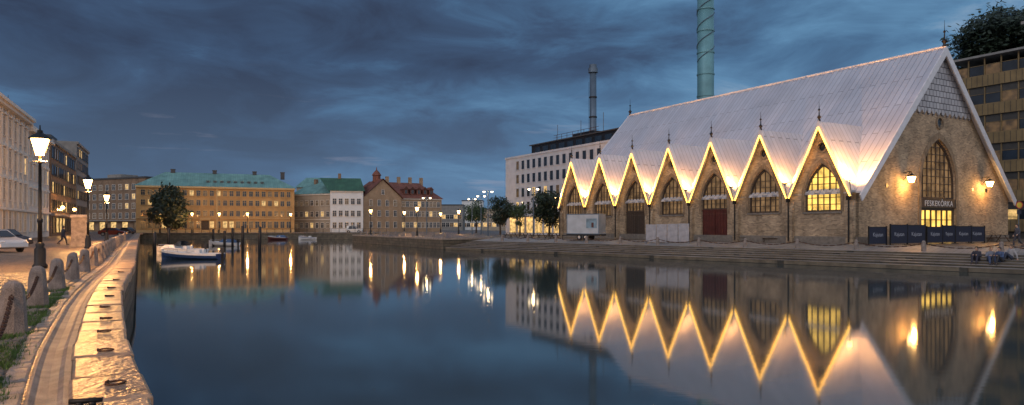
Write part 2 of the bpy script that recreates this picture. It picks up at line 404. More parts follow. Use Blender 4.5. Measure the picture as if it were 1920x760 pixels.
def hip(r,x0,x1,y0,y1,z0,h,ins,m,name='roof',o=.5):
    mb=MB(); x0-=o;x1+=o;y0-=o;y1+=o; ym=(y0+y1)/2
    mb.add([(x0,y0,z0),(x1,y0,z0),(x1,y1,z0),(x0,y1,z0),(x0+ins,ym,z0+h),(x1-ins,ym,z0+h)],[(0,1,5,4),(1,2,5),(2,3,4,5),(3,0,4),(0,3,2,1)])
    return mb.build(name,m,r)
def mans(r,x0,x1,y0,y1,z0,h,ins,m):
    return MB().frus(x0,x1,y0,y1,z0,x0+ins,x1-ins,y0+ins,y1-ins,z0+h).build('roof',m,r)
def lin(a,b,n): return [a+(b-a)*(i+.5)/n for i in range(n)]
# ---- left street
bdir=Vector((-.446,.895)); A0=Vector((-61.4,82))
def st_(t): q=A0+bdir*t; return (q.x,q.y)
r,L_=bld('ornate cream facade with pedimented windows at left edge of the photo',st_(-14),st_(17),14,16.9,'cream')
windows(r,lin(.5,L_-.5,9),[5.0,8.9,12.8],1.3,2.3,style='hood',lit=.08); windows(r,lin(.5,L_-.5,9),[1.0],1.5,2.6,lit=.2)
for i in range(10): x=.5+i*(L_-1)/9; MB().box(x-.22,x+.22,-.18,0,4.01,16.09).box(x-.3,x+.3,-.24,-.181,15.4,16.08).box(x-.3,x+.3,-.24,-.181,4.02,4.5).build('pilaster','trim',r)
MB().box(-.1,L_+.1,-.3,0,3.7,4.0).box(-.1,L_+.1,-.7,0,16.1,16.5).box(-.1,L_+.1,-1.0,0,16.5,16.9).build('cornice','trim',r)
mans(r,0,L_,1.0,14,16.9,1.3,1.6,'slate')
for x in(6,18,27): MB().box(x,x+1,5,6.2,17,19.4).box(x-.1,x+1.1,4.9,6.3,19.4,19.6).build('chimney','brownb',r)
r,L_=bld('pale white facade beyond the ornate cream one',st_(17.2),st_(36),14,16.2,'creamb')
windows(r,lin(.5,L_-.5,6),[4.8,8.5,12.0],1.3,2.2,style='hood',lit=.1); windows(r,lin(.5,L_-.5,6),[1.0],1.5,2.5,lit=.3)
MB().box(0,L_,-.3,0,3.7,4.0).box(0,L_+.1,-.8,0,15.3,15.7).box(0,L_+.1,-.6,0,15.7,16.2).build('cornice','trim',r)
mans(r,0,L_,1.0,14,16.2,1.5,1.8,'slate')
for x in(4,12,13.5): MB().tube((x,3,17.4),(x,3,R.uniform(19.5,21.5)),.05).tube((x-.5,3,19.2),(x+.5,3,19.2),.03).build('antenna','steel',r)
r,L_=bld('brown brick street block glowing orange beside the second quay lamp',st_(38),st_(72),14,16.6,'brownb')
windows(r,lin(.5,L_-.5,12),[4.4,7.5,10.5,13.5],1.9,1.9,'black',lit=.25,dim=.3,style='bare'); windows(r,lin(1,L_-1,8),[.6],3,2.6,'black',lit=.5,style='bare')
MB().box(0,L_,-.5,0,3.5,3.9).box(-.1,L_+.1,-.3,0,16.1,16.6).build('cornice','greyc',r)
MB().box(5,L_-3,5,12,16.6,18.4).build('roof','slate',r)
for x in(4,20): light(r,(x,-1.5,5),1700,(1,.40,.08)); MB().ball((x,-1.2,5),.3).build('wall_lamp','lampglass',r); MB().tube((x,-1.2,5),(x,0,5),.05).build('lamp_arm','iron',r)
r,L_=bld('tall grey block at the far end of the left street',st_(73),st_(96),14,20.0,'greyc')
windows(r,lin(.5,L_-.5,7),[4.4,7.7,11,14.2,17.0],1.7,1.8,'black',lit=.12,dim=.3,style='bare')
MB().box(-.1,L_+.1,-.3,0,19.5,20).build('cornice','greyc',r); MB().box(3,12,5,10,20,21.6).build('roof','slate',r)
r,L_=bld('flat roofed brown office block left of the ochre building',at(158,228),at(272,215),14,17,'brownb')
windows(r,lin(.5,L_-.5,9),[4.3,7.4,10.4,13.5],1.5,1.7,'trim',lit=.12,dim=.3); windows(r,lin(1,L_-1,5),[.5],2.8,2.6,'black',lit=.7,style='bare')
MB().box(-.2,L_+.2,-.3,14.2,17,17.5).build('roof','slate',r); MB().box(6,13,4,10,17.5,19.0).build('roof_plant_room','greyc',r)
MB().box(0,L_,-1.2,0,3.4,3.7).build('canopy','greyc',r)
r,L_=bld('long ochre building with copper green hipped roof facing the canal',at(255,186),at(552,202),16,12.9,'ochre')
xs=lin(.8,L_-.8,23)
windows(r,xs,[4.6,7.6,10.3],1.05,1.5,'ochret',lit=.1,dim=.25); windows(r,[x for i,x in enumerate(xs) if i not in(9,)],[1.2],1.15,1.9,'ochret',lit=.15,dim=.3)
MB().box(-.1,L_+.1,-.25,0,3.9,4.15).box(-.15,L_+.15,-.5,0,12.4,12.9).box(0,L_,-.15,0,0,.7).build('cornice','ochret',r)
ro=hip(r,0,L_,0,16,12.9,4.4,7,'copper')
for x in lin(17,L_-8,9): 
    sk=MB().box(x-.5,x+.5,2.0,3.4,13.95,14.85).build('dormer','copper',r); MB().box(x-.4,x+.4,1.96,2.0,14.0,14.75).build('pane','glass',sk)
for x in(8,19,30,38): MB().box(x,x+1.1,7.5,8.8,16,18.0).box(x-.1,x+1.2,7.4,8.9,18.0,18.2).build('chimney','slate',r)
x=xs[9]; d=MB().box(x-1.3,x-1,-.5,0,0,3.5).box(x+1,x+1.3,-.5,0,0,3.5).box(x-1.4,x+1.4,-.6,0,3.5,3.85).build('portal','ochret',r); MB().box(x-.99,x+.99,-.06,0,0,3.3).build('door','wood',d)
MB().box(L_*.49-.2,L_*.49+.2,-.2,0,.7,12.4).build('pilaster','ochret',r)
r,L_=bld('dull beige building with low copper roof between ochre and white houses',at(549,212),at(622,205),14,11.6,'beige')
windows(r,lin(.5,L_-.5,7),[1.2,4.6,8.0],1.1,1.6,'trim',lit=.1,dim=.2); hip(r,0,L_,0,14,11.6,3.9,1.5,'copper')
MB().box(0,L_+.05,-.3,0,11.2,11.6).box(0,L_,-.12,0,3.7,3.9).build('cornice','trim',r)
for x in(3,8): MB().box(x,x+.9,6,7,14,16.6).build('chimney','brownb',r)
r,L_=bld('white rendered house with dark green gabled roof on the far quay',at(619,203),at(681,205),15,12.3,'white')
windows(r,lin(.4,L_-.4,5),[1.2,4.7,8.3],1.1,1.7,'trim',lit=.04,dim=.1)
mb=MB(); mb.add([(-.5,-.5,12.3),(L_+.5,-.5,12.3),(L_+.5,15.5,12.3),(-.5,15.5,12.3),(-3.5,7.5,16.6),(L_-.8,7.5,16.6)],[(0,1,5,4),(1,2,5),(2,3,4,5),(3,0,4),(0,3,2,1)]); mb.build('roof','green',r)
MB().box(0,L_,-.25,0,11.9,12.3).build('cornice','trim',r); MB().box(2,2.9,7,8,16,18).build('chimney','brownb',r)
r,L_=bld('tan brick school like building with red roof, dormers and little cupola',at(684,208),at(828,222),16,10.6,'tan')
windows(r,lin(12,L_-.5,10),[1.3,4.8,7.9],1.0,1.7,'trim',lit=.1,dim=.2)
hip(r,0,L_,0,16,10.6,5.4,5,'redroof')
MB().box(0,L_,-.25,0,10.2,10.6).build('cornice','trim',r)
w=11.5
MB().plate([(-.8,0),(w,0),(w,10.6),(w/2-.4,16),(-.8,10.6)],[],-1.2,0).build('gable_wall','tan',r)
MB().add([(-1.4,-1.7,10.3),(w/2-.4,-1.7,16.4),(w/2-.4,7,16.4),(-1.4,7,10.3),(w+.6,-1.7,10.3),(w+.6,7,10.3)],[(0,1,2,3),(1,4,5,2)]).build('gable_roof','redroof',r)
windows(r,lin(.2,w-.8,4),[1.3,4.8,8.0],1.0,1.8,'trim',y=-1.2,dim=.2,lit=.1); windows(r,[w/2-.4],[11.5],.9,1.4,'trim',y=-1.2)
cp=MB().lathe([(1.3,0),(1.3,2),(1.6,2.1),(1.0,3),(.2,3.8),(.05,4.8)],(w/2-.4,4,15.6),8).build('cupola','redroof',r)
for x in lin(13,L_-2,5):
    d=MB().box(x-.7,x+.7,1.2,4,11.8,13.5).plate([(x-.9,13.5),(x+.9,13.5),(x,14.4)],[],1.0,4).build('dormer','redroof',r); MB().box(x-.4,x+.4,1.15,1.2,12.1,13.3).build('pane','glass',d)
for x in(10,14,18,22): MB().box(x,x+.9,7.5,8.5,15,17.8).build('chimney','tan',r)
for i,(a,b,d,H,m,lb) in enumerate([(826,868,300,11,'greyc','low distant grey block beyond the square, left one'),(866,905,330,14,'white','distant pale flat block peeping over the trees'),(903,950,290,9,'beige','low distant beige block beside the office building')]):
    r,L_=bld(lb,at(a,d),at(b,d),14,H,m); windows(r,lin(.5,L_-.5,5),[1.5,5],1.6,1.8,'trim',lit=.4,dim=.3); MB().box(-.2,L_+.2,-.2,14.2,H,H+.4).build('roof','slate',r)
r,L_=bld('grey green house roof seen behind the beige and white houses',at(556,250),at(600,250),14,16,'beige'); windows(r,lin(.5,L_-.5,3),[11.5],1.2,1.6); hip(r,0,L_,0,14,16,4,2,'copper')
p0=Vector((-1.4,150)); od=Vector((.5,-.866))
r,L_=bld('pale office block with square window grid and black set back attic',tuple(p0),tuple(p0+od*44),16,16.6,'office')
xs=lin(4.2,L_-.5,18)
windows(r,xs,[5.0,7.9,10.8],1.2,1.85,'office',lit=.06,dim=.15,style='bare'); windows(r,xs,[13.7],1.2,1.85,'office',lit=.0,dim=.1,style='bare')
for x in lin(1.5,L_-1,12):
    MB().box(x-1.3,x+1.3,-.05,0,.4,3.6).build('shop_window','lit' if R.random()<.85 else 'dim',r)
MB().box(-.05,L_+.05,-.15,0,16.3,16.7).box(0,L_,-.5,0,3.8,4.2).build('cornice','office',r)
at_=MB().box(6,L_,3,15,16.6,18.9).build('attic','black',r); MB().box(5.6,L_+.3,2.6,15.4,18.9,19.1).build('attic_roof','slate',r)
for x in lin(7,L_-1,12): MB().box(x-1,x+1,2.94,3,17.2,18.4).build('attic_window','glass',r)
mb=MB(); 
for x in lin(15,30,8): mb.box(x-.03,x+.03,2.7,2.76,19.1,20.1)
mb.box(15,30,2.7,2.75,20.05,20.12).box(15,30,2.7,2.75,19.55,19.6); mb.build('roof_railing','rust',r)
MB().box(17,24,6,11,19.1,20.3).build('roof_plant_room','black',r)
for x in(16,24,31): MB().tube((x,3,19.0),(x,3,R.uniform(21,23)),.06).build('antenna','steel',r)
q0=Vector((64.8,100.5))
r,L_=bld('ochre panelled modernist block with ribbon windows behind the church right side',tuple(q0),tuple(q0+od*40),16,24.6,'dband')
for i in range(6):
    z=1.0+i*4.1
    pz=MB(); pz.box(-.05,L_,-.35,0,z,z+1.55); pz.build('parapet_band','yellowp',r)
    for j in range(9):
        x=j*2.1+.15
        wf=MB().box(x,x+.12,-.2,0,z+1.56,z+4.0).box(x+.12,x+2.0,-.12,0,z+1.56,z+1.66).box(x+.12,x+2.0,-.12,0,z+3.0,z+3.06).build('window','yellowp',r)
        MB().box(x+.13,x+1.95,-.05,0,z+1.67,z+2.99).build('pane','lit' if (j,i) in((3,0),) else 'dim' if R.random()<.3 else 'glass',wf)
mb=MB(); 
for i in range(6):
    z=1.0+i*4.1
    for j in range(30): mb.box(j*.7+.02,j*.7+.06,-.39,-.35,z+.05,z+1.5)
mb.build('panel_joints','dband',r)
MB().box(-.4,L_,-.8,16,25.6,25.9).build('roof','greyc',r)
ph=MB().box(8,L_,4,14,25.9,30).build('penthouse','dband',r); MB().box(7.4,L_,3.3,14.5,30,30.4).build('penthouse_roof','greyc',r)
for j in range(7): MB().box(8.3+j*2.2,10.2+j*2.2,3.9,4,26.9,29).build('penthouse_window','glass',r)
# chimneys
t=thing('chimney','slim dark steel chimney behind the pale office block','chimney',(*at(1112,172),GZ))
MB().lathe([(1.1,0),(.88,20),(.84,40.4)],n=20).build('stack','steel',t,True); MB().lathe([(1.2,40.4),(1.2,41.5)],n=20).lathe([(.95,41.5),(.95,42.4)],n=20).build('crown','steel',t)
for z in(24,29,34): MB().lathe([(.9,z),(1.0,z+.05),(1.0,z+.35),(.9,z+.4)],n=20).build('collar','black',t)
mb=MB(); 
for i in range(20): mb.tube((-1.05,-.5,22+i*.8),(-1.05,.1,22+i*.8),.03)
mb.tube((-1.1,-.5,22),(-1.1,-.5,38),.04); mb.build('ladder','black',t)
MB().tube((2.2,0,20.5),(2.2,0,24.5),.06).tube((1,0,22.5),(2.6,0,22.5),.05).build('antenna','steel',t)
t=thing('chimney','tall teal chimney with spiral strakes rising behind the church roof','chimney',(*at(1323,205),GZ))
MB().lathe([(2.5,0),(2.4,78)],n=32).build('stack','teal',t,True)
for z in(34,40.5,47,53.5,60,66.5): MB().lathe([(2.42,z),(2.62,z+.05),(2.62,z+.4),(2.42,z+.45)],n=32).build('collar','teal',t)
for k_ in range(2):
    mb=MB(); pts=[]
    for i in range(140):
        a=i*.125+k_*3.14; z=51+i*.2; pts.append((2.5*math.cos(a),2.5*math.sin(a),z))
    mb.path(pts,.14,6); mb.build('spiral_strake','steel',t)
# ------------------------------------------------------------ CHURCH (fish market hall)
church=thing('market_hall','church like brick market hall with steep silver roof and seven lit gables','market hall',(31.7,63,GZ),rad(-60))
P=6.9; NG=7; LX=P*NG; EV=4.75; TIP=11.55; AP=19.8; WD=28
def arch(cx,h,z0,zs,zt,n=9):
    r=zt-zs; Rr=(h*h+r*r)/(2*h); pts=[(cx-h,z0),(cx+h,z0)]
    a1=math.atan2(r,Rr-h)
    right=[(cx+h-Rr+Rr*math.cos(a1*i/n),zs+Rr*math.sin(a1*i/n)) for i in range(n+1)]
    leftp=[(2*cx-x,z) for x,z in reversed(right[:-1])]
    return pts+right+leftp
def archz(dx,h,zs,zt):
    r=zt-zs; Rr=(h*h+r*r)/(2*h); dx=abs(dx)
    v=Rr*Rr-(dx-h+Rr)**2
    return zs+math.sqrt(max(0,v))
def archx(z,h,zs,zt):
    if z<=zs:return h
    r=zt-zs; Rr=(h*h+r*r)/(2*h); return h-Rr+math.sqrt(max(0,Rr*Rr-(z-zs)**2))
def circle(cx,cz,r,n=16): return [(cx+r*math.cos(2*math.pi*i/n),cz+r*math.sin(2*math.pi*i/n)) for i in range(n)]
def archwin(cx,h,z0,zs,zt,pane,xf=None,nv=6,dz=.8,fm='wood',y=.28,parent=church):
    f=MB(xf); o=arch(cx,h,z0,zs,zt); i_=arch(cx,h-.15,z0+.16,zs,zt-.24)
    f.plate(o,[i_],y-.1,y+.06)
    for k_ in range(1,nv):
        dx=-h+2*h*k_/nv; t=.12 if k_%2==0 and nv>4 else .06
        f.box(cx+dx-t/2,cx+dx+t/2,y-.06,y+.045,z0+.161,archz(dx,h-.1,zs,zt-.16)-.03)
    z=z0+dz
    while z<zt-.8:
        hx=archx(z,h-.1,zs,zt-.16)-.02
        f.box(cx-hx,cx+hx,y-.05,y+.04,z,z+.07); z+=dz
    fo=f.build('window',fm,parent)
    p=MB(xf); p.plate(arch(cx,h-.02,z0+.02,zs,zt-.04),[],y+.07,y+.1); p.build('pane',pane,fo)
    return fo
outer=[(-LX,-.2),(0,-.2),(0,EV)]
cs=[]
for i in range(NG):
    c_=-P/2-P*i; cs.append(c_)
    outer.append((c_,TIP))
    outer.append((c_-P/2,EV))
holes=[]
doors={2:'reddoor',4:'wood'}
H_=1.95; ZS=4.45; ZT=7.75; RZ=9.35
for i,c_ in enumerate(cs):
    holes.append(arch(c_,H_,0.02 if i in doors else 3.1,ZS,ZT)); holes.append(circle(c_,RZ,.42))
MB().plate(outer,holes,0,.5).build('side_wall','yb',church)
for i,c_ in enumerate(cs):
    pm='litb' if i==0 else 'hallp'
    if i in doors:
        archwin(c_,H_,3.6,ZS,ZT,pm,dz=.62)
        d=MB(); d.box(c_-H_,c_+H_,.2,.3,.03,3.5)
        for j in range(9): d.box(c_-H_+.1+j*.43,c_-H_+.14+j*.43,.17,.2,.05,3.45)
        d.box(c_-.03,c_+.03,.14,.2,.03,3.5).box(c_-H_,c_+H_,.1,.35,3.5,3.6); d.build('door',doors[i],church)
    else:
        archwin(c_,H_,3.1,ZS,ZT,pm,dz=.66); MB().box(c_-H_-.15,c_+H_+.15,-.14,.3,2.92,3.09).build('window_sill','plinth',church)
    a_=arch(c_,H_+.32,3.1,ZS,ZT+.5); b_=arch(c_,H_+.02,3.09,ZS,ZT+.03)
    MB().plate(a_[1:]+[a_[0]],[b_[1:]+[b_[0]]],-.07,-.003).build('window_hood','ybd',church)
    MB().plate(circle(c_,RZ,.62),[circle(c_,RZ,.4)],-.09,-.003).build('round_window_ring','ybd',church)
    MB().plate(circle(c_,RZ,.42),[],.2,.25).box(c_-.42,c_+.42,.15,.2,RZ-.03,RZ+.03).box(c_-.03,c_+.03,.14,.19,RZ-.41,RZ+.41).build('round_window','glass',church)
    g_=MB(); ye=6.5; t_=.14; oy=-.5
    for s in(-1,1):
        A=(c_,oy,TIP+.25);B=(c_,ye,TIP+.25);C=(c_+s*(P/2+.0),oy,EV+.22);D=(c_+s*P/2,.25,EV+.22)
        vs=[A,B,D,C]; vs=vs+[(x,y,z-t_) for x,y,z in vs]
        g_.add(vs,[(0,1,2,3),(4,7,6,5),(0,3,7,4),(0,4,5,1),(3,2,6,7),(1,5,6,2)])
    g_.build('gable_roof','mroofy',church)
    v_=MB()
    for s in(-1,1):
        v_.plate([(c_,TIP+.42),(c_+s*(P/2-.02),EV+.39),(c_+s*(P/2-.02),EV-.30),(c_,TIP-.30)] ,[],oy-.09,oy-.01)
    v_.build('verge_board','mwhite',church)
    for s in(-1,1):
        MB().tube((c_,oy-.14,TIP-.34),(c_+s*(P/2-.14),oy-.14,EV-.26),.062,n=6).build('light_strip','strip',church)
    MB().lathe([(.16,0),(.1,.25),(.2,.4),(.06,.6),(.04,1.0),(.12,1.1),(.03,1.25),(.012,1.9)],(c_,oy+.05,TIP+.25),8).build('finial','iron',church)
for i in range(NG+1):
    x=-P*i + (-.35 if i==0 else .35 if i==NG else 0)
    b_=MB(); b_.box(x-.36,x+.36,-.42,-.002,-.1,3.3); b_.frus(x-.36,x+.36,-.42,-.002,3.3,x-.36,x+.36,-.06,-.002,4.1); b_.build('buttress','yb',church)
    d_=MB(); d_.tube((x,-.52,.2),(x,-.52,4.3),.07); d_.box(x-.16,x+.16,-.66,-.42,4.1,4.5); d_.build('drainpipe','iron',church)
MB().box(-LX,0,-.12,-.003,-.1,.7).build('plinth','plinth',church)
rm=MB()
for (ya,za,yb_,zb) in((.0,EV+.16,WD/2,AP+.16),(WD+.35,EV-.2,WD/2,AP+.16)):
    vs=[(-LX-.6,ya,za),(.6,ya,za),(.6,yb_,zb),(-LX-.6,yb_,zb)]; vs+=[(x,y,z-.15) for x,y,z in vs]
    rm.add(vs,[(0,1,2,3),(4,7,6,5),(0,4,5,1),(1,5,6,2),(2,6,7,3),(3,7,4,0)])
rm.build('main_roof','mroofx',church)
rc=MB(); rc.tube((-LX-.6,WD/2,AP+.2),(.65,WD/2,AP+.2),.13); rc.build('ridge_cap','mwhite',church)
ex=lambda x,y,z:(-y,x,z)
for nm,sx in(('near',0),('far',1)):
    vb=MB((lambda x,y,z:(-y,x,z)) if not sx else (lambda x,y,z:(-LX+y,x,z)))
    for s in(-1,1):
        vb.plate([(WD/2,AP+.24),(WD/2+s*(WD/2+.35),EV-.18),(WD/2+s*(WD/2+.02),EV-.75),(WD/2,AP-.75)],[],-.72,-.6)
    vb.build('verge_board','mwhite',church)
    MB().lathe([(.22,0),(.12,.3),(.3,.55),(.08,.8),(.05,1.4),(.15,1.5),(.03,1.7),(.012,2.7)],(.5 if not sx else -LX-.5,WD/2,AP+.2),8).build('finial','iron',church)
CY=13.8; HW=3.2
eo=[(0,-.2),(WD,-.2),(WD,EV),(WD/2+5.7,13.72),(WD/2-5.7,13.72),(0,EV)]
MB(ex).plate(eo,[arch(CY,HW,.02,6.0,10.6),circle(CY+.2,12.3,.5)],0,.5).build('end_wall','yb',church)
MB(lambda x,y,z:(-LX+y,x,z)).plate([(0,-.2),(WD,-.2),(WD,EV),(WD/2,AP-.1),(0,EV)],[],0,.5).build('end_wall','yb',church)
tz=13.4; half=lambda z:(AP-z)/(AP-EV)*WD/2
pts=[(WD/2,AP-.05),(WD/2-half(tz),tz)]
nT=14; x0_=WD/2-half(tz); wT=2*half(tz)/nT
for i in range(nT): pts+= [(x0_+wT*(i+.5),tz-.5),(x0_+wT*(i+1),tz)]
pts[-1]=(WD/2+half(tz),tz)
MB(ex).plate(pts,[],-.16,.02).build('shingle_cladding','shingle',church)
fo=archwin(CY,HW,4.5,6.0,10.6,'hallp',ex,nv=8,dz=.75)
a_=arch(CY,HW+.45,.0,6.0,11.3); b_=arch(CY,HW+.02,-.01,6.0,10.63)
MB(ex).plate(a_[1:]+[a_[0]],[b_[1:]+[b_[0]]],-.1,-.003).build('portal_hood','ybd',church)
MB(ex).plate(circle(CY+.2,12.3,.72),[circle(CY+.2,12.3,.48)],-.1,-.003).build('round_window_ring','ybd',church)
mb=MB(ex); mb.plate(circle(CY+.2,12.3,.5),[],.15,.2)
for i in range(5): mb.box(CY-.25,CY+.65,.05,.14,11.95+i*.16,12.0+i*.16)
mb.build('round_vent','steel',church)
sg=MB(ex).box(CY-HW,CY+HW,-.06,.1,3.58,4.46).build('sign_board','wood',church)
child('lettering',text_mesh('FESKEKÔRKA',.80,'ink',.01,1.12),sg,(.075,CY,3.98),(rad(90),0,rad(90)))
dr=MB(ex); dr.box(CY-HW,CY-HW+.2,.15,.3,.0,3.55).box(CY+HW-.2,CY+HW,.15,.3,0,3.55).box(CY-HW+.2,CY+HW-.2,.15,.3,3.3,3.55)
for i in range(1,6): x=CY-HW+.2+i*(2*HW-.4)/6; dr.box(x-.05,x+.05,.15,.3,0,3.3)
dr.box(CY-HW+.2,CY+HW-.2,.16,.29,2.3,2.38); d_=dr.build('entrance_door','wood',church)
MB(ex).box(CY-HW+.1,CY+HW-.1,.31,.34,0.02,3.5).build('pane','litb',d_)
for y_ in(4.9,20.4,23.2): MB(ex).box(y_-.2,y_+.2,-.03,.0,5.4,5.8).build('wall_vent','black',church)
MB(ex).box(0,CY-HW-.5,-.12,-.003,-.1,.7).build('plinth','plinth',church)
MB(ex).box(CY+HW+.5,WD,-.12,-.003,-.1,.7).build('plinth','plinth',church)
for y_ in(7.6,22.3):
    l_=MB(ex); l_.tube((y_,0,6.9),(y_,-.8,7.0),.04,n=6).tube((y_,0,6.2),(y_,-.7,6.95),.03,n=6).tube((y_,-.8,6.7),(y_,-.8,7.0),.03,n=6)
    lo=l_.build('wall_lantern','iron',church)
    MB(ex).frus(y_-.16,y_+.16,-.96,-.64,5.95,y_-.28,y_+.28,-1.08,-.52,6.5).build('lantern_glass','lampglass',lo)
    MB(ex).frus(y_-.32,y_+.32,-1.12,-.48,6.5,y_-.05,y_+.05,-.85,-.75,6.8).build('lantern_cap','iron',lo)
    light(church,(1.05,y_,5.75),450,(1,.48,.12),.2)
# amber floodlights at the foot of every valley, aimed up over the gable roofs
for i in range(NG+1):
    x=-P*i + (.1 if i==0 else 0)
    z=EV+1.25
    big=(i==0)
    fx=MB(); fx.tube((x,-.75,EV-.2),(x,-1.05,z-.12),.035,n=6).frus(x-.10,x+.10,-1.15,-.95,z-.14,x-.17,x+.17,-1.22,-.88,z+.02)
    fo=fx.build('floodlight','iron',church); MB().ball((x,-1.05,z+.03),.24 if big else .09,(1,1,.6)).build('lens','lampglass',fo)
    l=bpy.data.lights.new('floodlight_bulb','SPOT'); l.energy=11000 if big else 5200; l.color=(1,.42,.12); l.spot_size=rad(150); l.spot_blend=1; l.shadow_soft_size=.08
    o=bpy.data.objects.new('floodlight_bulb',l); col.objects.link(o); o.parent=church; o.location=(x,-1.05,z+.22)
    o.rotation_euler=Vector((-.15 if big else 0,.8,.65)).to_track_quat('-Z','Y').to_euler()
# ------------------------------------------------------------ trees
def tree(label,x,y,z,h,rx,rz_,m,n,ls,clumps,name='tree',seed=1,trunkh=.35,group=None,cone=0,sp=.22):
    rr=random.Random(seed); t=thing(name,label,'tree',(x,y,z),0,group)
    tr=MB(); tr.tube((0,0,-.2),(0,0,h*trunkh),h*.022+.05,h*.016+.04); tr.tube((0,0,h*trunkh),(rr.uniform(-.3,.3),0,h*.8),h*.016+.04,.03)
    cc=[]
    cz=h*trunkh+rz_
    for i in range(clumps):
        while 1:
            p=Vector((rr.uniform(-1,1),rr.uniform(-1,1),rr.uniform(-1,1)))
            if p.length<1: break
        k_=1-(p.z*.5+.5)*cone
        q=Vector((p.x*rx*k_,p.y*rx*k_,cz+p.z*rz_)); cc.append(q)
        if i%2==0:
            b0=Vector((0,0,min(h*.75,max(h*trunkh*.8,q.z-rz_*.6)))); tr.tube(b0,q,h*.008+.02,.015,6)
    tr.build('trunk','bark',t)
    cr=MB(); vs=[];fs=[]
    for i in range(n):
        c0=rr.choice(cc); s=rx*sp
        p=c0+Vector((rr.gauss(0,s),rr.gauss(0,s),rr.gauss(0,s*.75)))
        a=Vector((rr.gauss(0,1),rr.gauss(0,1),rr.gauss(0,1))).normalized(); b=a.orthogonal().normalized(); L2=ls*rr.uniform(.6,1.3)
        o=len(vs); vs+=[tuple(p-a*L2),tuple(p+b*L2*.5),tuple(p+a*L2),tuple(p-b*L2*.5)]; fs.append((o,o+1,o+2,o+3))
    cr.add(vs,fs); cr.build('crown',m,t)
    return t
tree('dark conical tree before the ochre building on the far quay',*at(316,178),GZ,12.5,5.2,5.6,'leafd',9000,.42,75,seed=3,trunkh=.12,cone=.72,sp=.17)
tree('small round tree in front of distant blocks, lamp glow beside it',*at(893,170),GZ,7.5,2.6,2.6,'leafm',2200,.25,26,seed=4)
tree('mid sized dark tree left of the pale office block',*at(938,140),GZ,7.0,2.6,2.6,'leafd',2600,.26,30,seed=5)
tree('bushy tree between the office block and the white trailer',*at(1030,116),GZ,7.6,2.8,2.9,'leafd',3800,.25,38,seed=6,trunkh=.28)
tree('slender tree by the office block shop windows',*at(975,126),GZ,5.6,1.5,1.9,'leafm',1100,.2,18,seed=7)
tree('tall leafy tree on the hill above the modernist block',95,132,27,20,7.8,8,'leafd',19000,.5,95,seed=8,trunkh=.10,sp=.16)
tree('second hill tree, just right of the tallest one',105,136,27,22,7.5,8,'leafd',15000,.5,80,seed=9,trunkh=.10,sp=.16)
# ------------------------------------------------------------ street lamps
def lantern_lamp(label,x,y,z,energy,H=4.5,gm='lampglass',group='lantern street lamps on the near quay'):
    t=thing('street_lamp',label,'street lamp',(x,y,z),0,group)
    MB().lathe([(.26,0),(.26,.12),(.2,.2),(.2,.75),(.14,.85),(.16,.95),(.09,1.05)],n=12).build('lamp_base','iron',t,True)
    MB().lathe([(.085,1.0),(.075,1.8),(.1,1.85),(.1,1.95),(.065,2.0),(.05,H-.35),(.09,H-.3),(.05,H-.2),(.05,H)],n=12).build('pole','iron',t,True)
    fr=MB(); fr.tube((-.3,0,H-.25),(.3,0,H-.25),.02,n=6)
    for i in range(6):
        a=math.pi/3*i; fr.tube((.17*math.cos(a),.17*math.sin(a),H),(.36*math.cos(a),.36*math.sin(a),H+.66),.014,n=5)
    fr.build('lantern_frame','iron',t)
    MB().lathe([(.17,H+.01),(.35,H+.64)],n=6).build('lantern_glass',gm,t)
    MB().lathe([(.41,H+.64),(.38,H+.70),(.2,H+.84),(.1,H+.9),(.1,H+.98),(.03,H+1.02),(.02,H+1.2)],n=12).build('lantern_cap','iron',t)
    light(t,(0,0,H-.12),energy)
    return t
lantern_lamp('lantern street lamp just behind the viewpoint, outside the photo',-7.2,.4,GZ,2300)
lantern_lamp('large glowing lantern lamp nearest on the left quay',*at(75,27.2),GZ,5200)
lantern_lamp('second glowing lantern lamp beside the sandstone pillar',*at(165,51),GZ,6000)
lantern_lamp('third glowing lantern lamp before the brown block',*at(200,76),GZ,6000)
gf='small lantern lamps around the far quays'
for px,d,e,lb in [(300,176,1500,'far quay lamp left of the dark conical tree'),(360,176,2400,'far quay lamp just right of the dark conical tree'),(411,176,2400,'far quay lamp before the middle of the ochre facade'),(464,176,2400,'far quay lamp before the right half of the ochre facade'),(545,182,2400,'far quay lamp at the right end of the ochre facade'),
     (695,143,1200,'glowing quay lamp before the white house corner'),(758,160,1500,'glowing lamp before the red roofed building'),(782,124,1200,'glowing lamp on the projecting quay, before red roofed building'),(826,175,1700,'glowing lamp at right end of the red roofed building'),(860,150,900,'glowing lamp near the distant pale blocks')]:
    lantern_lamp(lb,*at(px,d),GZ,e,group=gf)
def mast(label,px,d,H,gm='whiteglass',e=260):
    t=thing('street_lamp',label,'street lamp',(*at(px,d),GZ),0,'tall double headed masts on the square')
    MB().lathe([(.14,0),(.12,1),(.07,H)],n=10).build('pole','steel',t)
    MB().tube((-.7,0,H-.1),(.7,0,H-.1),.04).build('arm','steel',t)
    for s in(-1,1):
        MB().lathe([(.05,0),(.26,-.1),(.28,-.16)],(s*.7,0,H),12).build('lamp_shade','steel',t); MB().lathe([(.08,-.38),(.2,-.28),(.23,-.17)],(s*.7,0,H),12).build('lamp_glass',gm,t)
    light(t,(0,0,H-.75),e,(1,.66,.32))
mast('tall double headed mast over the small lamps',800,137,7.6); mast('tall mast left in the white cluster',885,150,7.9); mast('tall mast middle of the white cluster',902,140,8.1); mast('tall mast right in the white cluster, highest',915,120,8.0); mast('tall mast before the office block near the bushy tree',1000,112,8.0)
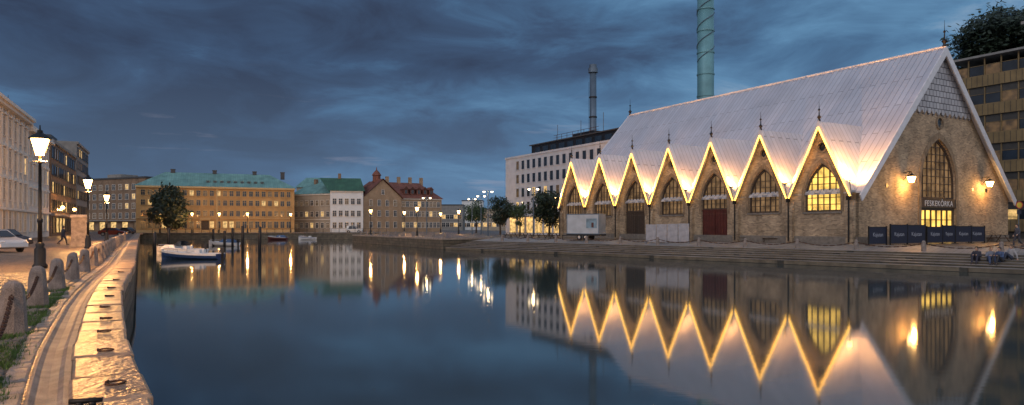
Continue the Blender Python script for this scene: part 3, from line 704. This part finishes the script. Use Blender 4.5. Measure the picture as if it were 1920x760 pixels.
# ------------------------------------------------------------ bollards & chains
bme=MB().lathe([(.20,-.05),(.195,.1),(.165,.55),(.145,.74),(.11,.81),(.05,.85)],n=8).mesh('stone_bollard','bolgranite')
def chain(p,q,sag,label,group,step=.085,r=.012):
    p=Vector(p);q=Vector(q); L_=(q-p).length; n=max(4,int(L_/step)); mb=MB()
    def pt(t): v=p.lerp(q,t); v.z-=sag*4*t*(1-t); return v
    for i in range(n):
        a,b=pt(i/n),pt(min(1,(i+1.25)/n)); d=(b-a).normalized(); sd=d.cross(Vector((0,0,1))).normalized() if i%2 else Vector((0,0,1))
        w_=sd*.022
        mb.tube(a+w_,b+w_,r,n=5); mb.tube(a-w_,b-w_,r,n=5)
    return tag(mb.build('chain','rust'),label,'chain',group)
bp=[]
nm=['first','second','third','fourth','fifth','sixth','seventh','eighth','ninth','tenth','eleventh','twelfth','thirteenth','fourteenth','fifteenth','sixteenth','seventeenth','eighteenth','nineteenth','twentieth','twenty-first','twenty-second']
for i in range(-1,22):
    Yb=11.2+ i*3.62
    x,y=Q(Yb,1.47)
    bp.append((x,y))
    if i==-1: lb='granite bollard closest to the viewpoint, outside the left edge'
    else: lb='%s granite bollard counted from the viewpoint along left quay'%nm[i]
    o=bpy.data.objects.new('stone_bollard',bme); col.objects.link(o); o.location=(x,y,GZ); o.rotation_euler=(R.uniform(-.02,.02),R.uniform(-.02,.02),R.uniform(0,6)); o.scale=(1,1,R.uniform(.96,1.04)); tag(o,lb,'bollard','granite bollards along the left quay')
for i,(a,b) in enumerate(zip(bp[:-1],bp[1:])):
    if i<12: chain((*a,GZ+.66),(*b,GZ+.66),.28 if i>0 else .45,'rusty chain sagging from the %s bollard gap of the left quay'%nm[i],'rusty chains between left quay bollards')
rb=[]
gR='bollards along the right hand promenade'
s=-8.0
while s<62:
    x,y=wp(s,5.4); rb.append((x,y)); s+=5.2
for i,(x,y) in enumerate(rb):
    o=bpy.data.objects.new('stone_bollard',bme); col.objects.link(o); o.location=(x,y,gz(x,y)); tag(o,'%s pale bollard of the promenade row, counted from the right'%nm[i],'bollard',gR)
for i,(a,b) in enumerate(zip(rb[:-1],rb[1:])):
    chain((*a,gz(*a)+.64),(*b,gz(*b)+.64),.35,'%s thin chain of the promenade row, counted from the right'%nm[i],'chains between promenade bollards',.3,.022)
A=Vector((-31.8,136));B=Vector(wp(sL,0)); dd=(B-A); nd=Vector((-dd.y,dd.x)).normalized()
for i in range(11):
    q=A+dd*(i+.5)/11+nd*1.1
    o=bpy.data.objects.new('stone_bollard',bme); col.objects.link(o); o.location=(q.x,q.y,GZ); tag(o,'%s bollard on the projecting stone quay, counted from its far left end'%nm[i],'bollard','bollards on the projecting quay')
rl=thing('railing','dark iron railing along the far canal quay','railing',(*Q(168,-2),GZ),math.atan2(4,61))
for j in range(30): MB().box(j*2-.05,j*2+.05,1.5,1.6,0,1.1).build('post','iron',rl)
MB().box(0,58,1.52,1.58,1.05,1.12).build('rail','iron',rl); MB().box(0,58,1.52,1.58,.5,.55).build('rail','iron',rl)
# mooring rings
def ring_mesh():
    mb=MB(); n=22
    for i in range(n):
        a=2*math.pi*i/n;b=2*math.pi*(i+1)/n; mb.tube((.095*math.cos(a),.085*math.sin(a),.014),(.095*math.cos(b),.085*math.sin(b),.014),.0105,n=7)
    mb.tube((-.035,.085,.0),(-.035,.085,.032),.011,n=7).tube((.035,.085,.0),(.035,.085,.032),.011,n=7).tube((-.035,.085,.032),(.035,.085,.032),.011,n=7); return mb.mesh('mooring_ring','rust',True)
rme=ring_mesh()
for i,px_y in enumerate([7.2,9.1,10.7,12.2,13.9,16.1,18.3,21,24.5]):
    x,y=Q(px_y,.25+R.uniform(-.03,.03)); o=bpy.data.objects.new('mooring_ring',rme); col.objects.link(o); o.location=(x,y,GZ+.026); o.rotation_euler=(0,0,rad(120)+R.uniform(-.6,.6))
    tag(o,'%s rusty iron mooring ring on the coping, counted from the viewpoint'%nm[i],'mooring ring','mooring rings on the left coping')
t=thing('mooring_cleat','dark iron cleat on the coping at the very bottom of the photo','cleat',(*Q(6.36,.5),GZ+.02),rad(20))
MB().box(-.12,.12,-.09,.09,0,.03).build('base_plate','iron',t); MB().tube((-.05,0,.03),(-.05,0,.07),.03).tube((.05,0,.03),(.05,0,.07),.03).tube((-.13,0,.08),(.13,0,.08),.026,.022).build('horn','iron',t,True)
# grass tufts (uncountable)
gm=MB(); vs=[];fs=[]
for i in range(1300):
    Yc=R.uniform(5,19); off=R.choice([1.255,1.255,1.42,1.58,1.73,1.9])+R.gauss(0,.035)
    if R.random()<.3: off=R.uniform(1.2,2.6)
    if math.sin(Yc*2.1)+math.sin(Yc*5.3+off*4)<-.7: continue
    cx,cy=Q(Yc,off)
    for j in range(14):
        x=cx+R.gauss(0,.05);y=cy+R.gauss(0,.05);a=R.uniform(0,6.28);hh=R.uniform(.02,.07);w_=.008
        o=len(vs); vs+=[(x-w_*math.cos(a),y-w_*math.sin(a),GZ-.005),(x+w_*math.cos(a),y+w_*math.sin(a),GZ-.005),(x+R.gauss(0,.03),y+R.gauss(0,.03),GZ+.02+hh)]; fs.append((o,o+1,o+2))
gm.add(vs,fs); o=gm.build('grass','grass'); o['kind']='stuff'; tag(o,'grass tufts growing between the cobbles by the left gutter','grass')
t=thing('stone_pillar','square stone pillar beside the second lantern lamp','pillar',(*at(150,57),GZ),rad(30))
MB().box(-.6,.6,-.6,.6,0,2.4).build('shaft','bolgranite',t); MB().frus(-.7,.7,-.7,.7,2.4,-.6,.6,-.6,.6,2.65).build('capstone','granite',t); MB().box(-.68,.68,-.68,.68,-.01,.25).build('plinth','granite',t)
# ------------------------------------------------------------ cars
def car(label,x,y,z,rz,paint,van=False):
    t=thing('parked_car',label,'van' if van else 'car',(x,y,z),rz)
    pm=mat('car_paint',paint,.25,.3,var=.03)
    b=MB()
    pr=[(-2.15,.35),(-2.15,.75),(-2.0,.93),(-1.2,.98),(1.0,.95),(1.9,.8),(2.15,.62),(2.18,.32),(1.75,.25),(1.7,.5),(1.45,.68),(1.2,.68),(.95,.5),(.9,.22),(-.9,.22),(-.95,.5),(-1.2,.68),(-1.45,.68),(-1.7,.5),(-1.75,.25)]
    b.plate(pr,[],-.86,.86)
    body=b.build('body',pm,t); bv=body.modifiers.new('bevel','BEVEL'); bv.width=.06; bv.segments=2; bv.limit_method='ANGLE'
    rh=1.45 if not van else 1.9
    MB().frus(-1.95 if van else -1.75,1.05,-.80,.80,.93,-1.75 if van else -1.2,.25,-.62,.62,rh).build('cabin',pm,t)
    gl=MB()
    for s in(-1,1):
        gl.add([(-1.45,s*.79,1.0),(-.35,s*.79,1.0),(-.35,s*.665,rh-.08),(-1.12,s*.665,rh-.08)],[(0,1,2,3)]); gl.add([(-.28,s*.79,1.0),(.86,s*.79,1.0),(.22,s*.665,rh-.08),(-.28,s*.665,rh-.08)],[(0,1,2,3)])
    gl.build('side_windows','glass',t)
    MB().add([(1.04,-.7,1.0),(1.04,.7,1.0),(.33,.56,rh-.04),(.33,-.56,rh-.04)],[(0,1,2,3)]).build('windscreen','glass',t)
    MB().add([(-1.73,-.7,1.02),(-1.73,.7,1.02),(-1.26,.56,rh-.04),(-1.26,-.56,rh-.04)],[(0,1,2,3)]).build('rear_window','glass',t)
    for sx in(-1.33,1.33):
        for s in(-1,1):
            w_=MB().tube((sx,s*.68,.32),(sx,s*.88,.32),.32,n=20).build('wheel','tyre',t); MB().tube((sx,s*.87,.32),(sx,s*.895,.32),.2,n=14).build('rim','rim',w_)
    for s in(-1,1):
        MB().ball((2.08,s*.66,.68),.14,(.6,1,.6)).build('headlight','gel',t); MB().box(-2.17,-2.12,s*.66-.13,s*.66+.13,.68,.85).build('tail_light','reddoor',t)
    return t
car('white parked car cut by the left edge, nearest car',*at(-10,44.5),GZ,rad(-25),(.55,.55,.56))
car('dark parked car behind the white one on the left street',*at(8,54),GZ,rad(-22),(.02,.022,.03))
car('dark red car parked near the third lantern lamp',*at(212,120),GZ,rad(10),(.16,.03,.02))
car('white van parked before the white house on far quay',*at(664,180),GZ,rad(5),(.6,.6,.6),True)
car('small dark car on the street by the second lamp',*at(235,150),GZ,rad(160),(.04,.04,.05))
# ------------------------------------------------------------ boats
def boat(label,x,y,rz,L_,B_,stripe,cabin,cover,low='gel',motor=True):
    t=thing('motorboat',label,'boat',(x,y,0),rz,'small boats moored in the canal')
    n=10; secs=[]
    for i in range(n+1):
        u=i/n; w_=B_/2*(1-.98*max(0,(u-.45)/.55)**2.2)*(.9+.1*min(1,u*4)); sh=.55+.32*u*u; kl=-.18+.35*max(0,u-.7)**1.2*2
        ch=.12+.3*u*u
        X=-L_/2+L_*u
        secs.append([(X,-w_,sh),(X,-w_*.97,(sh+ch)/2+.04),(X,-w_*.82,ch),(X,0,kl),(X,w_*.82,ch),(X,w_*.97,(sh+ch)/2+.04),(X,w_,sh)])
    vs=[p for s_ in secs for p in s_]; h=MB(); up=[];lo=[]
    for i in range(n):
        for j in range(6):
            f=(i*7+j,i*7+j+1,(i+1)*7+j+1,(i+1)*7+j); (up if j in(0,5) else lo).append(f)
    h.v=vs
    for f in lo: h.f.append(list(f));h.mi.append(0)
    for f in up: h.f.append(list(f));h.mi.append(1)
    h.f.append([0,1,2,3,4,5,6]);h.mi.append(0)
    h.build('hull',[low,stripe],t)
    dk=MB()
    for i in range(n):
        a,b=secs[i],secs[i+1]; dz=-.03 if i>5 else -.25
        dk.add([(a[0][0],a[0][1]*.96,a[0][2]+dz),(b[0][0],b[0][1]*.96,b[0][2]+dz),(b[6][0],b[6][1]*.96,b[6][2]+dz),(a[6][0],a[6][1]*.96,a[6][2]+dz)],[(0,1,2,3)])
    dk.build('deck','gel',t)
    gw=MB()
    for k_ in(0,6): gw.path([s_[k_] for s_ in secs],.035,6)
    gw.build('gunwale','gel',t)
    if cabin:
        MB().frus(L_*.02,L_*.34,-B_*.36,B_*.36,.55,L_*.06,L_*.26,-B_*.28,B_*.28,1.05).build('cabin','gel',t)
        MB().add([(L_*.06,-B_*.33,1.0),(L_*.06,B_*.33,1.0),(-L_*.03,B_*.3,1.5),(-L_*.03,-B_*.3,1.5)],[(0,1,2,3)]).add([(L_*.06,-B_*.34,1.0),(-L_*.12,-B_*.38,.85),(-L_*.08,-B_*.34,1.4),(-L_*.03,-B_*.3,1.5)],[(0,1,2,3)]).add([(L_*.06,B_*.34,1.0),(-L_*.12,B_*.38,.85),(-L_*.08,B_*.34,1.4),(-L_*.03,B_*.3,1.5)],[(0,1,2,3)]).build('windshield','glass',t)
    for s in(-1,1): MB().box(-L_*.2,-L_*.12,s*B_*.2-.22,s*B_*.2+.22,.35,.95).build('seat','gel',t)
    if cover: MB().frus(-L_*.47,L_*.05,-B_*.46,B_*.46,.58,-L_*.35,-L_*.02,-B_*.1,B_*.1,1.15).build('cover','tarp',t)
    if motor:
        MB().frus(-L_/2-.45,-L_/2-.02,-.2,.2,.65,-L_/2-.4,-L_/2-.08,-.15,.15,1.15).box(-L_/2-.3,-L_/2-.1,-.06,.06,-.3,.65).build('outboard_motor','black',t)
    rr=MB(); rr.path([(L_*.15,-B_*.4,.95),(L_*.35,-B_*.25,1.05),(L_*.47,0,1.1),(L_*.35,B_*.25,1.05),(L_*.15,B_*.4,.95)],.02,6)
    for p in((L_*.15,-B_*.4),(L_*.35,-B_*.25),(L_*.35,B_*.25),(L_*.15,B_*.4)): rr.tube((p[0],p[1],.6),(p[0],p[1],1.0),.018,n=5)
    rr.build('bow_rail','rim',t)
    return t
boat('white motorboat with dark blue hull band and black outboard, nearest of the moored boats',*at(358,67),rad(176),6.0,2.1,'gel',False,False,'bblue')
boat('white cabin motorboat moored just behind the blue banded one',*at(338,80),rad(172),6.0,2.2,'gel',True,False)
boat('boat under a blue cover further along the left quay',*at(418,112),rad(165),5.4,2.0,'gel',False,True,'gel')
boat('small open boat near the far quay below the beige house',*at(576,164),rad(178),4.2,1.6,'bblue',False,False,'gel',False)
boat('small dark red boat near the far quay below the ochre facade right end',*at(520,163),rad(178),4.6,1.7,'reddoor',False,True,'reddoor',False)
for i,(px,d,h_,lb) in enumerate([(455,91,3.3,'dark mooring post right of the covered boat'),(487,73,3.2,'dark mooring post standing alone, rightmost'),(421,98,2.6,'thin mooring post by the covered boat stern'),(316,90,3.0,'mooring post behind the cabin motorboat'),(290,75,2.6,'mooring post by the quay wall left of boats'),(436,104,3.0,'mooring post between covered boat and the taller post'),(400,112,2.8,'farthest mooring post behind the boats')]):
    p=MB().lathe([(.19,-1.2),(.18,h_-.1),(.13,h_)],n=10).build('mooring_post','black',None,True,loc=(*at(px,d),0)); tag(p,lb,'post','mooring posts in the canal')
# ------------------------------------------------------------ props before the church
t=thing('box_trailer','grey white box trailer with faded picture panel parked by the far gables','trailer',(9.4,86.5,gz(9.4,86.5)),rad(-30))
MB().box(-2.2,2.2,-1.1,1.1,.75,3.3).build('box','trailer',t); MB().box(-2.3,2.3,-1.0,1.0,.55,.75).build('chassis','iron',t)
MB().box(-2.2,2.2,-1.13,-1.1,.75,.85).box(-2.2,2.2,-1.13,-1.1,3.2,3.3).box(-2.2,-2.12,-1.13,-1.1,.85,3.2).box(2.12,2.2,-1.13,-1.1,.85,3.2).build('box_edging','steel',t)
pp=MB().box(.5,1.9,-1.125,-1.1,1.5,2.7).build('picture_panel',mat('picture_panel',(.16,.24,.30),.6,var=.5,scale=1.5),t); MB().box(1.2,1.5,-1.14,-1.126,1.6,2.2).build('picture_figure','reddoor',pp)
for s in(-1,1):
    for x in(-.5,.35):
        w_=MB().tube((x,s*.85,.36),(x,s*1.05,.36),.36,n=18).build('wheel','tyre',t); MB().tube((x,s*1.05,.36),(x,s*1.07,.36),.18,n=12).build('rim','rim',w_)
MB().tube((-2.3,0,.6),(-3.4,0,.55),.06).tube((-3.3,0,.0),(-3.3,0,.6),.04).build('drawbar','iron',t)
for k_ in range(4):
    u=Vector((15.6,76.6))+Vector((.5,-.866)).lerp(Vector((.866,-.1)),.55).normalized()*k_*1.25
    o=MB().box(-.58,.58,-.04,.04,.12,2.1)
    for j in range(8): o.box(-.52+j*.145,-.5+j*.145,-.06,-.04,.2,2.0)
    o.box(-.58,-.5,-.3,.3,0,.12).box(.5,.58,-.3,.3,0,.12)
    b=o.build('hoarding_panel','galv',None,loc=(u.x,u.y,gz(u.x,u.y))); b.rotation_euler=(0,0,rad(-27)); tag(b,'%s ribbed metal hoarding panel before the gables, from the left'%nm[k_],'panel','metal hoarding panels')
def picnic(x,y,rz,label):
    t=thing('picnic_table',label,'picnic table',(x,y,gz(x,y)),rz,'picnic tables on the promenade')
    mb=MB(); 
    for j in range(5): mb.box(-.95,.95,-.38+j*.155,-.25+j*.155,.72,.76)
    mb.build('tabletop','wood',t)
    for s in(-1,1):
        MB().box(-.95,.95,s*.75-.14,s*.75+.14,.43,.47).build('bench','wood',t)
        l=MB(); l.tube((s*.7,-.7,0),(s*.7,-.2,.72),.05,n=5).tube((s*.7,.7,0),(s*.7,.2,.72),.05,n=5).box(s*.7-.04,s*.7+.04,-.8,.8,.37,.43); l.build('leg_frame','wood',t)
for i,(px,d) in enumerate([(958,101),(985,99),(1010,97),(1035,95),(1450,71.5),(1395,75)]):
    picnic(*at(px,d),rad(-55+R.uniform(-10,10)),['leftmost picnic table of the group under the office block','second picnic table from left under the office block','third picnic table from left under the office block','picnic table next to the white trailer','picnic table before the gable next to the lit window','picnic table before the red door gable'][i])
tm=text_mesh('Kajutan',.50,'inkd',.004)
def barrier(x,y,rz,label,h=1.7):
    t=thing('wind_screen',label,'wind screen',(x,y,gz(x,y)),rz,'navy lettered wind screens round the terrace')
    MB().box(-1.28,1.28,-.03,.03,.15,h).build('panel','navy',t)
    MB().box(-1.36,-1.28,-.05,.05,0,h+.12).box(1.28,1.36,-.05,.05,0,h+.12).box(-1.28,1.28,-.04,.04,h,h+.06).build('frame','iron',t)
    for s in(-1,1): MB().box(s*1.32-.05,s*1.32+.05,-.3,.3,0,.05).build('foot','iron',t)
    child('lettering',tm,t,(0,-.045,.95),(rad(90),0,0))
vd=Vector((.866,.5)); vn=Vector((.5,-.866)); b0=Vector((32.6,60.5))
for i in range(7):
    q=b0+vd*(i*2.78)+vn*R.uniform(-.25,.25); barrier(q.x,q.y,rad(30+R.uniform(-6,6)),'%s navy wind screen lettered Kajutan, counted from the brick corner'%nm[i],1.7+R.uniform(-.12,.12))
for i in range(3):
    q=Vector((54.5,69.5))+Vector((.94,-.34))*(i*2.75); barrier(q.x,q.y,rad(-20),'%s navy wind screen right of the entrance, from the left'%nm[i])
for i,(px,d) in enumerate([(1872,74)]): picnic(*at(px,d),rad(20),'terrace table beyond the wind screens at right')
t=thing('road_sign','round prohibition sign on thin post at the right edge','sign',(*at(1910,68),GZ),0)
MB().tube((0,0,0),(0,0,4.2),.04).build('pole','steel',t); sf=MB().tube((0,-.06,3.8),(0,-.09,3.8),.34,n=24).build('sign_face',mat('sign_yellow',(.5,.36,.03),.5),t); 
mb=MB().plate(circle(0,3.8,.36,24),[circle(0,3.8,.28,24)],-.11,-.092); mb.build('rim',mat('sign_red',(.35,.02,.02),.5),sf)
MB().box(-.22,.22,-.08,-.05,2.9,3.3).build('sub_plate','navy',t)
# ------------------------------------------------------------ people
def remesh(mb,vox,m,name,parent):
    me=mb.mesh(name,m); o=bpy.data.objects.new(name,me); col.objects.link(o)
    md=o.modifiers.new('r','REMESH'); md.mode='VOXEL'; md.voxel_size=vox
    sm=o.modifiers.new('s','SMOOTH'); sm.iterations=2; sm.factor=.5
    dg=bpy.context.evaluated_depsgraph_get(); me2=bpy.data.meshes.new_from_object(o.evaluated_get(dg)); bpy.data.objects.remove(o)
    me2.name=name
    me2.polygons.foreach_set('use_smooth',[True]*len(me2.polygons))
    if not me2.materials: me2.materials.append(M[m] if isinstance(m,str) else m)
    o=bpy.data.objects.new(name,me2); col.objects.link(o)
    if parent:o.parent=parent
    return o
def cap(mb,a,b,r0,r1): mb.tube(a,b,r0,r1,10); mb.ball(a,r0,n=10); mb.ball(b,r1,n=10)
def person(label,loc,rz,J,top,legs,hair,longhair=False,scl=1.0):
    V=lambda k:Vector(J[k])
    t=thing('person',label,'person',loc,rz); t.scale=(scl,)*3
    b=MB(); hd=V('head')
    cap(b,V('pel'),V('chest'),.13,.15); cap(b,V('chest'),V('neck'),.12,.055); cap(b,V('neck'),hd-Vector((0,0,.05)),.055,.055)
    b.ball(hd,.1,(.85,1.0,1.2),14); b.ball(hd+Vector((0,-.105,-.01)),.018,(.8,1,1.3)); b.ball(hd+Vector((0,-.085,-.075)),.03,(1.1,.8,.8))
    for s,k in((-1,'l'),(1,'r')):
        b.ball(hd+Vector((s*.088,0,-.005)),.025,(.4,.8,1.2))
        sh=V('chest')+Vector((s*.17,0,.08)); hp=V('pel')+Vector((s*.09,0,0))
        cap(b,sh,V('el'+k),.052,.04); cap(b,V('el'+k),V('ha'+k),.04,.026); cap(b,hp,V('kn'+k),.085,.055); cap(b,V('kn'+k),V('an'+k),.055,.038)
        cap(b,V('an'+k)+Vector((0,.03,-.03)),V('an'+k)+Vector((0,-.15,-.05)),.04,.03)
        h=V('ha'+k); d=(h-V('el'+k)).normalized(); a=d.orthogonal().normalized()
        if abs(a.z)>.7: a=d.cross(a).normalized()
        cap(b,h,h+d*.07,.032,.036)
        for q,l_ in zip((-1.5,-.5,.5,1.5),(.06,.075,.07,.052)):
            p=h+d*.08+a*q*.02; m_=p+d*l_*.55; e=m_+d*l_*.35+d.cross(a)*.02; cap(b,p,m_,.0105,.0095); cap(b,m_,e,.0095,.008)
        p=h+d*.03+a*.035; cap(b,p,p+a*.035+d*.03,.012,.01)
    remesh(b,.014,'skin','body',t)
    c=MB(); cap(c,V('pel')+Vector((0,0,.02)),V('chest'),.155,.175); cap(c,V('chest'),V('neck')-Vector((0,0,.04)),.13,.075)
    for s,k in((-1,'l'),(1,'r')):
        sh=V('chest')+Vector((s*.16,0,.08)); cap(c,sh,V('el'+k),.072,.058); cap(c,V('el'+k),V('ha'+k)-(V('ha'+k)-V('el'+k)).normalized()*.03,.058,.042)
    remesh(c,.022,mat('jacket_cloth',top,.85,var=.2,scale=8),'jacket',t)
    c=MB(); c.ball(V('pel'),.16,(1.05,.9,.8))
    for s,k in((-1,'l'),(1,'r')):
        hp=V('pel')+Vector((s*.09,0,0)); cap(c,hp,V('kn'+k),.105,.072); cap(c,V('kn'+k),V('an'+k)+Vector((0,0,.04)),.072,.055)
    remesh(c,.022,mat('trouser_cloth',legs,.85,var=.2,scale=8),'trousers',t)
    for s,k in((-1,'l'),(1,'r')):
        c=MB(); a=V('an'+k); cap(c,a+Vector((0,.04,-.035)),a+Vector((0,-.17,-.05)),.05,.042); remesh(c,.016,'black','shoe',t)
    c=MB(); c.ball(hd+Vector((0,.022,.022)),.112,(.9,1.0,1.15),14)
    if longhair: cap(c,hd+Vector((0,.07,0)),V('neck')+Vector((0,.1,-.1)),.08,.05)
    remesh(c,.016,mat('hair',hair,.6,var=.2),'hair',t)
    return t
sit=dict(pel=(0,0,.13),chest=(0,-.05,.50),neck=(0,-.09,.66),head=(0,-.12,.80),ell=(-.25,-.22,.34),elr=(.25,-.22,.34),hal=(-.12,-.42,.40),har=(.12,-.42,.40),knl=(-.13,-.42,.42),knr=(.13,-.42,.42),anl=(-.12,-.62,-.07),anr=(.12,-.62,-.07))
sit2=dict(sit); sit2.update(chest=(.04,.02,.50),neck=(.05,0,.66),head=(.07,-.03,.80),elr=(.32,.1,.28),har=(.36,.12,.07),knl=(-.15,-.46,.34),anl=(-.2,-.75,-.07))
walk=dict(pel=(0,0,.92),chest=(0,-.03,1.28),neck=(0,-.04,1.46),head=(0,-.06,1.61),ell=(-.25,.1,1.12),elr=(.25,-.08,1.12),hal=(-.26,-.06,.90),har=(.26,-.3,.96),knl=(-.1,-.2,.50),knr=(.1,.05,.48),anl=(-.1,-.28,.09),anr=(.1,.38,.14))
def seat(px,stp,rz,J,*a):
    x,y=on_line(px,.9*stp+.35); person(a[0],(x,y,zs[stp]),rz,J,*a[1:],scl=1.18)
fz=math.atan2(-WN.y,-WN.x)+math.pi/2
seat(1832,2,fz,sit,'seated person in dark clothes, leftmost on the granite steps',(.03,.03,.045),(.03,.03,.05),(.03,.02,.01),True)
seat(1856,2,fz+.5,sit2,'seated person in grey jacket, second from left on the steps',(.14,.15,.19),(.04,.06,.12),(.22,.13,.06),True)
seat(1876,2,fz-.3,sit,'seated person in navy top between two others on the steps',(.05,.08,.16),(.03,.03,.035),(.05,.03,.02),False)
seat(1895,3,fz-.6,sit2,'seated person in light grey top, rightmost and a step higher',(.3,.29,.3),(.04,.05,.08),(.1,.06,.03),False)
person('person in dark coat walking past the terrace at the right edge',(*at(1908,54),GZ+.02),rad(-80),walk,(.06,.06,.075),(.04,.04,.05),(.03,.02,.015),False,1.05)
person('distant person walking beside the stone pillar',(*at(118,62),GZ),rad(150),walk,(.03,.03,.04),(.03,.03,.05),(.05,.03,.02))
# ------------------------------------------------------------ world
w=bpy.data.worlds.new('World'); sc.world=w; w.use_nodes=True; nt=w.node_tree; L=nt.links; nt.nodes.clear()
out=nn(nt,'ShaderNodeOutputWorld'); bg=nn(nt,'ShaderNodeBackground'); L.new(bg.outputs[0],out.inputs[0])
tc=nn(nt,'ShaderNodeTexCoord'); sx=nn(nt,'ShaderNodeSeparateXYZ'); L.new(tc.outputs['Generated'],sx.inputs[0])
def noise(scale3,sc1,detail,dist,off=(0,0,0),rough=.55,rot=7):
    mp=nn(nt,'ShaderNodeMapping'); mp.inputs['Scale'].default_value=scale3; mp.inputs['Location'].default_value=off; mp.inputs['Rotation'].default_value=(0,rad(rot),0)
    L.new(tc.outputs['Generated'],mp.inputs[0]); n=nn(nt,'ShaderNodeTexNoise'); n.inputs['Scale'].default_value=sc1; n.inputs['Detail'].default_value=detail; n.inputs['Distortion'].default_value=dist; n.inputs['Roughness'].default_value=rough
    L.new(mp.outputs[0],n.inputs['Vector']); return n.outputs['Fac']
def ramp(fac,els):
    r=nn(nt,'ShaderNodeValToRGB'); e=r.color_ramp.elements
    e[0].position,e[0].color=els[0][0],list(els[0][1])+[1]; e[1].position,e[1].color=els[-1][0],list(els[-1][1])+[1]
    for p,c_ in els[1:-1]: q=e.new(p); q.color=list(c_)+[1]
    L.new(fac,r.inputs['Fac']); return r.outputs['Color']
def math_(op,a,b=None,c_=None,clamp=False):
    n=nn(nt,'ShaderNodeMath',operation=op); n.use_clamp=clamp
    for i,v in enumerate((a,b,c_)):
        if v is None: continue
        if isinstance(v,(int,float)): n.inputs[i].default_value=v
        else: L.new(v,n.inputs[i])
    return n.outputs[0]
def mixc(f,a,b,op='MIX'):
    n=nn(nt,'ShaderNodeMix',data_type='RGBA',blend_type=op)
    if isinstance(f,(int,float)): n.inputs[0].default_value=f
    else: L.new(f,n.inputs[0])
    for i,v in((6,a),(7,b)):
        if isinstance(v,tuple): n.inputs[i].default_value=list(v)+[1]
        else: L.new(v,n.inputs[i])
    return n.outputs[2]
n1=noise((1,1,2.6),1.7,4,.4,(5.2,2.9,1.4),.5,-10); n2=noise((1,1,3.2),5.5,7,.5,(.3,5.1,.9),.6,-9)
comb=math_('ADD',math_('MULTIPLY',n1,.62),math_('MULTIPLY',n2,.38))
side=math_('MULTIPLY_ADD',sx.outputs['X'],.17,comb)
skyc=ramp(side,[(.34,(.036,.054,.100)),(.44,(.050,.090,.170)),(.51,(.074,.160,.290)),(.58,(.115,.250,.42)),(.68,(.33,.44,.57))])
hz=math_('SUBTRACT',1,math_('MULTIPLY',math_('ABSOLUTE',sx.outputs['Z']),4.4),None,True)
skyc=mixc(math_('MULTIPLY',hz,.55),skyc,(.145,.235,.37))
n3=noise((1.2,1.2,11),3.4,6,.3,(7.3,.7,2.9),.55,-3)
st3=math_('MULTIPLY',math_('MULTIPLY_ADD',n3,9,-5.3,True),math_('MULTIPLY',hz,.55))
skyc=mixc(st3,skyc,(.40,.38,.46))
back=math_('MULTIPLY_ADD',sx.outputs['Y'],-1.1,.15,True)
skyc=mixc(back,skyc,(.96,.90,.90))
zen=math_('MULTIPLY_ADD',sx.outputs['Z'],1.6,-.72,True)
skyc=mixc(zen,skyc,(.31,.40,.55))
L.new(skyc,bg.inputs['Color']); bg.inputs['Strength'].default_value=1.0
s=bpy.data.lights.new('sun','SUN'); s.energy=.45; s.angle=rad(25); s.color=(.86,.9,1)
so=bpy.data.objects.new('sun',s); col.objects.link(so); so.rotation_euler=Vector((.55,.6,-.55)).to_track_quat('-Z','Y').to_euler()
# camera
cd=bpy.data.cameras.new('camera'); cam=bpy.data.objects.new('camera',cd); col.objects.link(cam); sc.camera=cam
cam.location=(0,0,CZ); cam.rotation_euler=(rad(90),0,0); cd.sensor_width=36; cd.lens=24; cd.shift_y=45/1920; cd.clip_end=4000; cd.clip_start=.1
